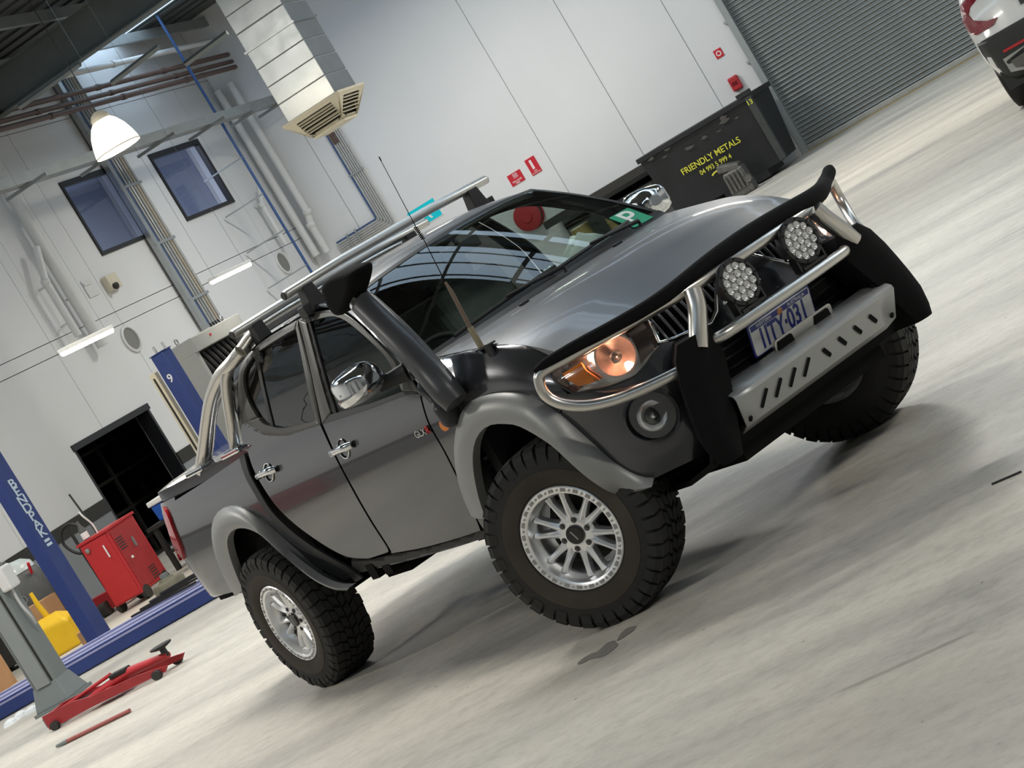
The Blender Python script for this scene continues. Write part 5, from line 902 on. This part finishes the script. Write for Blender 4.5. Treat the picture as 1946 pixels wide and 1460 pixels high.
# bash plate
bpz = [(.815, .672), (.900, .640), (.916, .628), (.920, .612), (.866, .497), (.80, .470)]
bp_ = MB(); hw = lambda i: (.49, .495, .497, .497, .475, .46)[i]
bp_.grid([[(x, y*hw(i)/.5, z) for y in np.linspace(-.5, .5, 9)] for i, (x, z) in enumerate(bpz)])
bash = obj('bash_plate', bp_, M_bash, truck, solid=.006, smooth=30)
fd = np.array([.866-.920, 0, .497-.612]); fd /= np.linalg.norm(fd); fnm = np.array([fd[2], 0, -fd[0]]); fnm *= np.sign(fnm[0])
for k in range(8):
    y = (-.355, -.268, -.180, -.093, .035, .135, .235, .335)[k]; lean = .62 if k < 4 else -.62; mid_ = np.array([.894, y, .5565])+fnm*.004; up = -fd; dirv = up*.8+np.array([0, 1, 0])*lean; dirv /= np.linalg.norm(dirv)
    L = .040 if k < 4 else .030; obj('slot_shade', MB().prism([(-.006, -L), (.006, -L), (.009, -L+.004), (.009, L-.004), (.006, L), (-.006, L), (-.009, L-.004), (-.009, -L+.004)], mid_, np.cross(dirv, fnm), dirv, fnm*.0015), M_under, bash)  # dark plates on the skin stand in for the shaded open slots
for y in (-.45, .45):
    for x, z in ((.86, .656), (.872, .512)): obj('bolt', MB().cyl((x, y, z), (x+.012, y, z+.012), .009, 8), M_under, bash)
# number plate and tow bracket under the cross tube
pc = np.array([.7976, 0, .7465]); ey = np.array([math.sin(.3527), 0, math.cos(.3527)]); ex = np.array([0, 1.0, 0]); pn = np.cross(ex, ey); pn *= np.sign(pn[0])
M_plate = mat('number_plate_white', (.72, .73, .74), .35, noise=.03); M_pblue = mat('plate_blue', (.035, .05, .26), .4, noise=.05)
def rrect(w, h, r, n=4): return [(sx*(w/2-r)+r*math.cos(a0+math.pi/2*k/n), sy*(h/2-r)+r*math.sin(a0+math.pi/2*k/n)) for sx, sy, a0 in ((1, 1, 0), (-1, 1, math.pi/2), (-1, -1, math.pi), (1, -1, 1.5*math.pi)) for k in range(n+1)]
plate = obj('number_plate', MB().prism(rrect(.372, .134, .012), pc-pn*.003, ex, ey, pn*.003), M_plate, truck)
obj('plate_frame', MB().prism(rrect(.386, .148, .014), pc-pn*.008, ex, ey, pn*.005), M_pblue, plate)
obj('plate_header', MB().prism([(-.18, .038), (.18, .038), (.18, .062), (-.18, .062)], pc, ex, ey, pn*.0008), M_pblue, plate)
text('1ITY·031', .122, M_pblue, pc-ey*.014+pn*.001, ex, ey, plate, 'plate_number', .001, sx=.66, bold=.022)
text('WESTERN', .021, M_plate, pc+ey*.050-ex*.10+pn*.0015, ex, ey, plate, 'plate_state', .001); text('AUSTRALIA', .021, M_plate, pc+ey*.050+ex*.10+pn*.0015, ex, ey, plate, 'plate_state', .001)
obj('plate_crest', MB().disc(pc+ey*.047+pn*.0015, pn, .016, 14), mat('plate_crest_orange', (.55, .25, .12), .5, noise=.2), plate)
tb = obj('tow_bracket', MB().prism(rrect(.36, .085, .02), (.815, .045, .668), (0, 1, 0), ey, (.02, 0, 0)), M_satin, truck, bevel=.004)
for y in (-.075, .155): obj('bracket_hole_shade', MB().prism([(-.055, -.028), (.055, -.028), (.04, .028), (-.04, .028)], (.837, y, .668), (0, 1, 0), ey, (.004, 0, 0)), M_under, tb)  # black plates stand in for the shade inside the bracket's two holes
# underbody
ub = MB().span((-3.9, -.50, .42), (.62, -.38, .56)).span((-3.9, .38, .42), (.62, .50, .56)).span((-1.6, -.4, .38), (-.3, .4, .52)).span((-2.4, .1, .40), (-1.7, .45, .6)).span((.3, -.45, .36), (.72, .45, .44)).span((-.15, -.62, .36), (.15, .62, .48)).cyl((-3.0, -.72, .405), (-3.0, .72, .405), .045, 12).span((-3.15, -.16, .28), (-2.85, .16, .54)).span((-2.3, -.7, .5), (.4, .7, .56))
obj('chassis_frame', ub, M_under, truck)
obj('lower_valance', MB().grid([[(x, y*s_, z) for y in np.linspace(-.62, .62, 9)] for x, z, s_ in ((.80, .50, 1), (.72, .42, .98), (.50, .37, .95), (.2, .36, .9))]), M_under, truck, solid=.02)
pair('step_bracket', MB().span((-2.06, -.78, .46), (-1.98, -.62, .55)).span((-1.92, -.77, .46), (-1.84, -.60, .54)), M_under)
# ---- wheels
TR, TW = .415, .142
def make_wheel():
    pass
    # axis -y is the outer face; origin at hub, tyre spans y -TW..TW
    prof = [(.222, -.118), (.236, -.128), (.262, -.139), (.30, -.143), (.335, -.141), (.362, -.134), (.385, -.122), (.398, -.108), (.4005, -.09), (.4015, 0), (.4005, .09), (.398, .108), (.385, .122), (.362, .134), (.30, .143), (.262, .139), (.236, .128), (.222, .118)]
    root = tyre = obj('wheel', MB().lathe(prof, (0, 0, 0), (0, 1, 0), 72), M_tyre, truck, smooth=60)
    obj('sidewall_band', MB().lathe([(.240, -.1315), (.262, -.1405), (.285, -.1438), (.305, -.1443), (.312, -.1438)], (0, 0, 0), (0, 1, 0), 72), M_dust, tyre, smooth=60)
    tr = MB(); N = 40; rr = random.Random(3)
    def block(y0, y1, a0, a1, r1, sk=0.0, r0=.396, drop0=0, drop1=0):
        P = []
        for r, dd in ((r0, 0), (r1, 1)):
            for y, a_, dr in ((y0, a0, drop0), (y1, a0+sk, drop1), (y1, a1+sk, drop1), (y0, a1, drop0)):
                q = r-(dr if dd else dr*.9); P.append((q*math.sin(a_), y, q*math.cos(a_)))
        tr.add(P, [(0, 1, 2, 3), (7, 6, 5, 4), (0, 4, 5, 1), (1, 5, 6, 2), (2, 6, 7, 3), (3, 7, 4, 0)])
    for k in range(N):
        a = 2*math.pi*k/N; w = 2*math.pi/N
        for s in (-1, 1):
            off = .25*w if s > 0 else 0; lug = (k % 2)*.006
            block(s*.082, s*(.126+lug), a+off, a+off+w*.80, TR, .12*w, drop0=0, drop1=.010)
            block(s*(.124+lug), s*(.140+lug*.3), a+off+.12*w, a+off+w*.90, TR-.008, .0, r0=.355+.01*(k % 2), drop0=.004, drop1=.028)
            block(s*.046+.0*rr.random(), s*.078, a+.4*w+off, a+w*1.18+off, TR+.001, -.25*w)
        block(-.040, -.004, a+.1*w, a+w*.82, TR+.002, .3*w); block(.004, .040, a+.6*w, a+w*1.32, TR+.002, -.3*w)
    tag(obj('tread', tr, M_tyre, tyre), kind='stuff')
    rim = obj('rim', MB().lathe([(.205, -.108), (.232, -.122), (.2335, -.130), (.229, -.134), (.205, -.131), (.199, -.126), (.196, -.110), (.190, -.085), (.182, -.075), (.178, -.060), (.180, .0), (.19, .08), (.215, .11), (.222, .118)], (0, 0, 0), (0, 1, 0), 60), M_alu, root, smooth=35)
    nb = 24
    for k in range(nb):
        a = 2*math.pi*(k+.5)/nb; c = np.array([.2155*math.sin(a), -.1325, .2155*math.cos(a)]); obj('ring_bolt', MB().lathe([(.0055, 0), (.0055, .004), (.003, .005), (0, .0035)], c, (0, -1, 0), 8), mat('ring_bolt_steel', (.42, .42, .42), .35, 1, noise=.1), root)
    for k in range(nb):
        a = 2*math.pi*k/nb; e = np.array([math.sin(a), 0, math.cos(a)]); tq = np.array([math.cos(a), 0, -math.sin(a)])
        obj('ring_notch', MB().prism([(-.012, -.007), (.012, -.007), (.010, .008), (-.010, .008)], .2165*e+np.array([0, -.1338, 0]), tq, e, (0, -.0012, 0)), mat('ring_pocket', (.33, .33, .33), .4, 1, noise=.1), root)
    for k in range(12):
        a = 2*math.pi*(k+.25)/12+(.06 if k % 2 else -.06); e = np.array([math.sin(a), 0, math.cos(a)]); tq = np.array([math.cos(a), 0, -math.sin(a)]); sp = MB(); rows = []
        for r, w, y, dp in ((.070, .028, -.078, .04), (.095, .020, -.084, .04), (.130, .0165, -.088, .035), (.160, .015, -.090, .032), (.188, .022, -.090, .03)):
            rows.append([r*e+tq*w+np.array([0, y+dp, 0]), r*e+tq*w*.75+np.array([0, y+.006, 0]), r*e+tq*.003+np.array([0, y-.006, 0]), r*e-tq*.003+np.array([0, y-.006, 0]), r*e-tq*w*.75+np.array([0, y+.006, 0]), r*e-tq*w+np.array([0, y+dp, 0])])
        obj('spoke', sp.grid(rows), M_alu, root, smooth=25)
    hubp = [(0, -.082), (.04, -.084), (.052, -.086), (.066, -.084), (.082, -.080), (.088, -.070), (.088, -.03)]
    obj('hub', MB().lathe(hubp, (0, 0, 0), (0, 1, 0), 36), M_alu, root, smooth=30)
    for k in range(6):
        a = 2*math.pi*k/6+.3; c = np.array([.064*math.sin(a), -.0855, .064*math.cos(a)]); obj('nut_pocket', MB().lathe([(.0135, -.0005), (.0135, .0012), (.006, .0014), (.006, .006), (0, .007)], c, (0, -1, 0), 12), mat('nut_dark', (.10, .10, .10), .35, .8, noise=.1), root)
    obj('centre_cap', MB().lathe([(.041, -.084), (.041, -.094), (.037, -.098), (0, -.099)], (0, 0, 0), (0, 1, 0), 28), mat('cap_black', (.02, .019, .018), .3, noise=.1), root, smooth=35)
    obj('cap_logo', MB().box((0, -.0995, 0), (.046, .001, .007), roty(math.radians(62))), mat('cap_logo_grey', (.35, .34, .33), .4, noise=.3, nscale=200), root)
    obj('brake_disc', MB().lathe([(.0, -.02), (.07, -.02), (.07, .0), (.155, .0), (.155, .022), (0, .022)], (0, 0, 0), (0, 1, 0), 32), mat('brake_iron', (.05, .048, .045), .5, .6, noise=.2), root)
    obj('brake_caliper', MB().box((.11, .0, .07), (.07, .08, .12)), M_under, root, bevel=.012)
    return root
def copy_tree(o, parent):
    c = o.copy(); COL.objects.link(c); c.parent = parent
    for ch in list(o.children): copy_tree(ch, c)
    return c
w0 = make_wheel(); ST = .4552; zc_ = .407
w0.location = (-3.0, -(.891-.128), zc_); w0.rotation_euler = (0, .5, 0)
def wheel_at(x, y, yaw, spin):
    w = copy_tree(w0, truck); w.location = (x, y, zc_); w.rotation_mode = 'XYZ'; w.rotation_euler = (0, spin, yaw); return w
cfr = np.array([math.sin(ST)*.12, -.9315]); ofs = np.array([-math.sin(ST), math.cos(ST)])*.128
wheel_at(cfr[0]+ofs[0], cfr[1]+ofs[1], ST, .15)
wheel_at(-cfr[0]*.4, .80, ST+math.pi, 1.0); wheel_at(-3.0, .763, math.pi, 2.0)
for o in list(truck.children):
    pass
# ---- mirrors, handles, badges, indicator
mo = np.array([(-1.160, 1.315), (-1.172, 1.375), (-1.155, 1.440), (-1.05, 1.463), (-.955, 1.465), (-.895, 1.425), (-.868, 1.365), (-.885, 1.322), (-.95, 1.303), (-1.04, 1.298)]); mo[:, 0] = -.838+(mo[:, 0]+.868)*.70; mo = spline(mo, 3, True); mc_ = mo.mean(0)
mrows = [[(x, *(mc_+(q_-mc_)*k+np.array([.02*(1-k), 0]))) for q_ in mo]+[(x, *(mc_+(mo[0]-mc_)*k+np.array([.02*(1-k), 0])))] for x, k in ((-.885, .93), (-.88, .97), (-.85, 1.0), (-.80, .985), (-.755, .93), (-.725, .82), (-.708, .62), (-.702, .3))]
mcap = MB().grid(mrows); mcap.add(mrows[-1][:-1], [tuple(range(len(mo)))]); mm_ = pair('wing_mirror', mcap, M_chrome, smooth=40)
for s, o in ((-1, mm_[0]), (1, mm_[1])):
    obj('mirror_glass', MB().add([(-.882, -s*(mc_+(q_-mc_)*.92)[0], (mc_+(q_-mc_)*.92)[1]) for q_ in mo], [tuple(range(len(mo)))]), M_chrome, o)
    obj('mirror_arm', MB().tube([(-.76, s*.89, 1.335), (-.73, s*.84, 1.325), (-.67, s*.785, 1.32)], [.04, .035, .045], 10, flat=.6), M_trim, o, smooth=50)
    obj('indicator_strip', MB().tube([(-.825, s*1.050, 1.372), (-.758, s*1.026, 1.378), (-.722, s*.98, 1.388), (-.722, s*.925, 1.400), (-.755, s*.872, 1.402)], .008, 8, flat=.5, up=(0, 0, 1)), M_refl, o, smooth=50)
for uv, dr in (((653, 853), fdoor), ((511, 898), rdoor)):
    c0 = bhit([uv])[0]; n0 = Gn(c0[None])[0]
    for s, o in ((-1, dr[0]), (1, dr[1])):
        k = np.array([1, 1 if s < 0 else -1, 1]); c, n_ = c0*k, n0*k
        obj('handle_recess', MB().lathe([(.048, .0012), (.040, -.004), (0, -.010)], c+n_*.003, n_, 20), M_under, o, smooth=50)
        obj('handle_ring', MB().lathe([(.052, .0), (.050, .005), (.045, .004), (.044, -.002)], c+n_*.002, n_, 24), M_chrome, o, smooth=50)
        obj('door_handle', MB().tube([c+np.array([-.10, 0, 0])+n_*.008, c+np.array([-.085, 0, .001])+n_*.030, c+np.array([-.03, 0, .003])+n_*.036, c+np.array([.05, 0, .002])+n_*.036, c+np.array([.085, 0, 0])+n_*.028, c+np.array([.10, 0, 0])+n_*.008], [.015, .018, .017, .018, .020, .018], 12, flat=.7), M_chrome, o, smooth=50)
panel('side_indicator', [[(838, 800), (846, 794), (855, 800), (857, 811), (849, 818), (840, 811)]], M_amber, off=.010, thick=.02, step=6)
bc = bhit([(796, 823), (814, 819)])
ex_ = (bc[1]-bc[0])/np.linalg.norm(bc[1]-bc[0]); M_badge = mat('badge_silver', (.7, .7, .7), .25, .9, noise=.05)
for s in (-1, 1):
    k = np.array([1, 1 if s < 0 else -1, 1]); e = np.array([1.0, 0, 0]) if s < 0 else np.array([-1.0, 0, 0]); n_ = np.array([0, s*1.0, 0])
    c = bc.mean(0)*k+n_*.006
    text('GLX', .046, M_badge, c-e*.022, e, (0, 0, 1), fdoor[0 if s < 0 else 1], 'badge', .004, sx=1.15); text('R', .052, mat('badge_red', (.5, .02, .02), .3, noise=.05), c+e*.050, e, (0, 0, 1), fdoor[0 if s < 0 else 1], 'badge', .004, sx=1.15)
# ---- snorkel
sn = spline([tY(868, 765, -.885), tY(842, 736, -.885), tY(815, 704, -.872), tY(777, 662, -.842), tY(735, 620, -.80), tY(700, 586, -.765), tY(690, 576, -.758)], 6)
rad = np.interp(np.linspace(0, 1, len(sn)), [0, .12, .3, .7, .93, 1], [.058, .066, .066, .062, .060, .059])
snk = obj('snorkel', MB().tube(sn, rad, 20, flat=1.02, up=(0, 1, 0)), mat('snorkel_black', (.050, .051, .055), .36, noise=.1, nscale=20), truck, smooth=50)
M_snk = MATS['snorkel_black']
obj('snorkel_base', MB().tube(spline([tY(800, 728, -.85), tY(838, 762, -.865), tY(856, 786, -.865), tY(866, 806, -.855)], 5), [.02]+[.045]*5+[.062]*5+[.062, .058, .05, .04, .02], 14, flat=.55, up=(0, 1, 0)), M_snk, snk, smooth=50)
obj('snorkel_badge', MB().lathe([(.026, 0), (.026, .006), (.022, .008), (.021, .004), (0, .004)], tY(829, 748, -.918), (-.1, -1, .1), 20), M_trim, snk, smooth=40)
hd = tY(688, 573, -.757); hax = tY(662, 548, -.742)-hd
obj('snorkel_clamp', MB().tube([hd-hax*.12, hd+hax*.06], .062, 20, flat=.9, up=(0, 1, 0)), M_chrome, snk, smooth=50)
hc = tY(658, 546, -.745)
hpx = spline([(627, 540), (631, 528), (644, 517), (665, 509), (684, 506), (691, 512), (690, 530), (684, 552), (676, 574), (664, 591), (650, 588), (636, 568)], 4, True)
fr = [tY(u, v, -.745) for u, v in hpx]; cen_ = np.mean(fr, 0); hm = MB(); rows = []
for dy, k in ((-.072, .62), (-.070, .80), (-.058, .93), (-.035, 1.0), (.0, 1.0), (.035, 1.0), (.058, .93), (.070, .80), (.072, .62)): rows.append([cen_+(p_-cen_)*k+np.array([0, dy, 0]) for p_ in fr]+[cen_+(fr[0]-cen_)*k+np.array([0, dy, 0])])
hm.grid(rows); hm.add(rows[0][:-1], [tuple(range(len(fr)))]); hm.add(rows[-1][:-1], [tuple(range(len(fr)))]); obj('snorkel_head', hm, M_wing, snk, smooth=55)
# ---- aerial
ab = [tY(u, v, -.745) for u, v in ((938, 662), (915, 660), (893, 622), (858, 555), (846, 536), (838, 522), (805, 455), (795, 440), (720, 298))]
aer = obj('aerial', MB().tube([ab[1], ab[2]], .0135, 12), mat('aerial_brass', (.33, .29, .2), .4, .7, noise=.15), truck, smooth=50)
obj('aerial_bracket', MB().box(ab[1]+np.array([.03, 0, -.004]), (.10, .05, .008)).box(ab[1]+np.array([.075, -.02, -.03]), (.04, .012, .06)), M_trim, aer)
obj('aerial_mast', MB().tube([ab[2], ab[3], ab[4]], [.0095, .009, .005], 10), mat('aerial_brown', (.17, .12, .09), .5, noise=.1), aer, smooth=50)
obj('aerial_whip', MB().tube([ab[4], ab[6], ab[7], ab[8]], [.0022, .0022, .002, .0015], 6), M_under, aer)
hx = []; a0, a1 = ab[6], ab[7]-(ab[7]-ab[6])*-.6
for k in range(90): t = k/89; p = a0*(1-t)+a1*t; hx.append(p+np.array([math.cos(t*50)*.008, math.sin(t*50)*.008, 0]))
obj('aerial_spring', MB().tube(hx, .0016, 5), M_under, aer)
obj('aerial_tip', MB().cyl(ab[8]-np.array([0, 0, .02]), ab[8], .003, 6), M_under, aer)
# ---- roof bars
def crossbar(x, z, h, foot):
    cb = obj('roof_bar', MB().tube([(x, -h, z), (x, -h+.01, z+.001), (x, -.3, z+.012), (x, .3, z+.012), (x, h-.01, z+.001), (x, h, z)], [.020, .024, .024, .024, .024, .020], 14, flat=1.5, up=(0, 0, 1)), mat('anodised_bar', (.66, .66, .64), .40, .85, noise=.03), truck, smooth=50)
    for s in (-1, 1):
        obj('end_cap', MB().tube([(x, s*h, z), (x, s*(h+.006), z)], [.022, .016], 12, flat=1.4, up=(0, 0, 1)), M_trim, cb)
        zz = float(roofz(x, .54))
        obj('foot', MB().box((x, s*foot, (z+zz)/2-.012), (.09, .10, z-zz+.015), taper=(.8, .62)).box((x, s*(foot+.055), zz+.0), (.075, .06, .06)).box((x, s*(foot+.075), zz-.03), (.05, .012, .05)), M_trim, cb, bevel=.008)
crossbar(-1.5075, 1.900, .672, .55)
rb = tY(441, 637, -.672); crossbar(float(rb[0]), float(rb[2]), .672, .53)
# ---- sports bar on the bed
M_sb = M_satin
for s in (-1, 1):
    k = np.array([1, -s*1.0 if s > 0 else 1.0, 1])
    def q(u, v, y): p = tY(u, v, y); return (p[0], p[1] if s < 0 else -p[1], p[2])
    sbm = MB().tube(spline([q(382, 895, -.74), q(388, 850, -.735), q(394, 800, -.725), q(402, 755, -.715), q(418, 716, -.70), q(440, 690, -.68), q(458, 668, -.64)], 5), .036, 16)
    sb = obj('sports_bar', sbm, M_sb, truck, smooth=50)
    obj('inner_leg', MB().tube(spline([q(447, 850, -.74), q(439, 800, -.735), q(431, 750, -.72), q(430, 712, -.70), q(444, 688, -.66)], 5), .030, 14), M_sb, sb, smooth=50)
    obj('second_hoop', MB().tube(spline([q(396, 884, -.70), q(402, 840, -.69), q(406, 795, -.68), q(414, 760, -.67), q(428, 735, -.66)], 5), .018, 10), M_sb, sb, smooth=50)
    for uv in ((384, 898), (447, 853)):
        p = q(*uv, -.75); obj('foot_plate', MB().box((p[0], p[1], 1.358), (.24, .10, .03)), M_chrome, sb, bevel=.01)
ptop = tY(458, 668, -.64)
obj('sports_bar_hoop', MB().tube(spline([(ptop[0], -.64, ptop[2]), (ptop[0]+.005, -.5, ptop[2]+.045), (ptop[0]+.01, -.2, ptop[2]+.055), (ptop[0]+.01, .2, ptop[2]+.055), (ptop[0]+.005, .5, ptop[2]+.045), (ptop[0], .64, ptop[2])], 5), .036, 16), M_sb, truck, smooth=50)
# ---- cowl, wipers
cw = MB().grid([[np.array([wsp(s, 0)[0]+.0+d, wsp(s, 0)[1], wsp(s, 0)[2]-.004-e]) for s in np.linspace(-1, 1, 21)] for d, e in ((-.03, -.03), (.02, .006), (.06, .012), (.12, .05))])
obj('cowl_panel', cw, M_trim, truck, smooth=40)
for y0, y1, t1 in ((-.62, .0, .05), (-.06, .52, .055)):
    wb_ = MB().tube([wsp(s, t)+np.array([.02, 0, .022]) for s, t in zip(np.linspace(y0/.75, y1/.75, 8), np.linspace(.015, t1, 8))], .010, 6)
    wi = obj('wiper', wb_, M_trim, truck, smooth=50)
    p = wsp(y1/.75, 0)+np.array([.05, 0, .0]); m_ = wsp((y0+y1)/1.5, (.03+t1)/2)+np.array([.03, 0, .03]); obj('wiper_arm', MB().tube([p, p+np.array([.0, 0, .03]), m_], [.012, .011, .006], 8), M_trim, wi)
# ---- cabin
dash = obj('dashboard', MB().grid([[(x, y, z-.03*(abs(y)/.7)**2) for y in np.linspace(-.68, .68, 15)] for x, z in ((-.46, 1.285), (-.60, 1.275), (-.78, 1.262), (-.88, 1.235), (-.93, 1.15), (-.92, .8))]), M_int, truck, smooth=50)
M_seat = mat('seat_grey_cloth', (.15, .17, .16), .9, noise=.2, nscale=25)
for y in (-.37, .37):
    st = obj('front_seat', MB().box((-1.42, y, .92), (.52, .50, .18)).box((-1.70, y, 1.22), (.16, .50, .62), roty(-.25)), M_seat, truck, bevel=.06, seg=3)
    obj('headrest', MB().box((-1.80, y, 1.60), (.10, .27, .18), roty(-.2)), M_seat, st, bevel=.04, seg=3)
    obj('headrest_post', MB().cyl((-1.79, y-.06, 1.46), (-1.80, y-.06, 1.56), .007, 6).cyl((-1.79, y+.06, 1.46), (-1.80, y+.06, 1.56), .007, 6), M_chrome, st)
obj('rear_seat', MB().box((-2.02, 0, .92), (.36, 1.3, .2)).box((-2.2, 0, 1.25), (.12, 1.3, .55), roty(-.15)), M_seat, truck, bevel=.05)
sw = obj('steering_wheel', MB().tube([np.array([-.985, -.37, 1.20])+.185*(math.cos(a)*np.array([0, 1, 0])+math.sin(a)*np.array([-.36, 0, .93])) for a in np.linspace(0, 2*math.pi, 32, endpoint=False)], .016, 8, closed=True), M_trim, truck, smooth=60)
obj('wheel_hub', MB().box((-.975, -.37, 1.195), (.06, .15, .11), roty(-.38)).box((-.978, -.37, 1.19), (.02, .34, .035), roty(-.38)), M_trim, sw, bevel=.015)
obj('cabin_floor', MB().span((-2.3, -.74, .60), (-.45, .74, .66)).span((-.52, -.74, .6), (-.45, .74, 1.25)), M_int, truck)
obj('headlining', MB().grid([[(x, y, float(roofz(x, y))-.045) for y in np.linspace(-.55, .55, 7)] for x in np.linspace(-1.1, -2.25, 7)]), mat('headliner_grey', (.10, .10, .095), .9, noise=.05), truck, smooth=0)
obj('interior_mirror', MB().box((-1.0, .0, 1.66), (.03, .23, .06)).cyl((-1.0, 0, 1.69), (-1.02, 0, 1.745), .012, 8), M_trim, truck, bevel=.012)
for s in (-1, 1): obj('door_card', MB().span((-2.2, s*.765, .66), (-.55, s*.745, 1.27)), M_int, truck)
# green P sticker on the glass
M_pg = mat('sticker_green', (.02, .33, .18), .5, noise=.08); M_pw = mat('sticker_white', (.75, .82, .78), .5, noise=.03)
pp = wsp(.80, .11); ex3 = wsp(.86, .11)-wsp(.74, .11); ex3 /= np.linalg.norm(ex3); ey3 = wsp(.80, .18)-wsp(.80, .04); ey3 = ey3-ex3*(ey3@ex3); ey3 /= np.linalg.norm(ey3); n3 = np.cross(ex3, ey3)
pst = obj('p_plate', MB().prism(rrect(.15, .15, .006), pp+n3*.004, ex3, ey3, n3*.002), M_pg, truck)
text('P', .17, M_pw, pp+n3*.0072, ex3, ey3, pst, 'plate_letter', .001, sx=1.1)

# ---- things lying on the dashboard
def dash_thing(label, cat, name, c, size, m, seed):
    t = thing(name, label, cat, tuple(trk_pt(c)), -TRK); r_ = random.Random(seed); rows = []
    for i in range(7):
        h = i/6; rows.append([(size[0]/2*math.cos(a)*(1-.75*h**3)*(1+.18*math.sin(3*a+seed+2*h)), size[1]/2*math.sin(a)*(1-.75*h**3)*(1+.15*math.cos(4*a+seed)), size[2]*h*(1+.12*math.sin(2*a+seed))) for a in np.linspace(0, 2*math.pi, 19)])
    mb = MB().grid(rows); mb.add(rows[-1][:-1], [tuple(range(18))]); mb.add(rows[0][:-1], [tuple(range(18))]); o = obj('cloth', mb, m, t, smooth=70)
    obj('hem', MB().tube([(p[0], p[1], .006) for p in rows[0][:-1]], .006, 6, closed=True), m, t); return t
def trk_pt(c): return (c[0]*_c+c[1]*_s, -c[0]*_s+c[1]*_c, c[2])
dash_thing('pale crumpled towel on the dashboard by the far side of the windscreen', 'towel', 'towel', (-.74, .43, 1.256), (.14, .36, .17), mat('pale_towel', (.62, .68, .64), .9, noise=.08, bump=.5, bscale=30), 1)
dash_thing('small pale green cloth bundled on the middle of the dashboard', 'cloth', 'cleaning_cloth', (-.66, .14, 1.272), (.13, .17, .10), mat('pale_green_cloth', (.50, .60, .50), .9, noise=.08, bump=.5, bscale=30), 4)
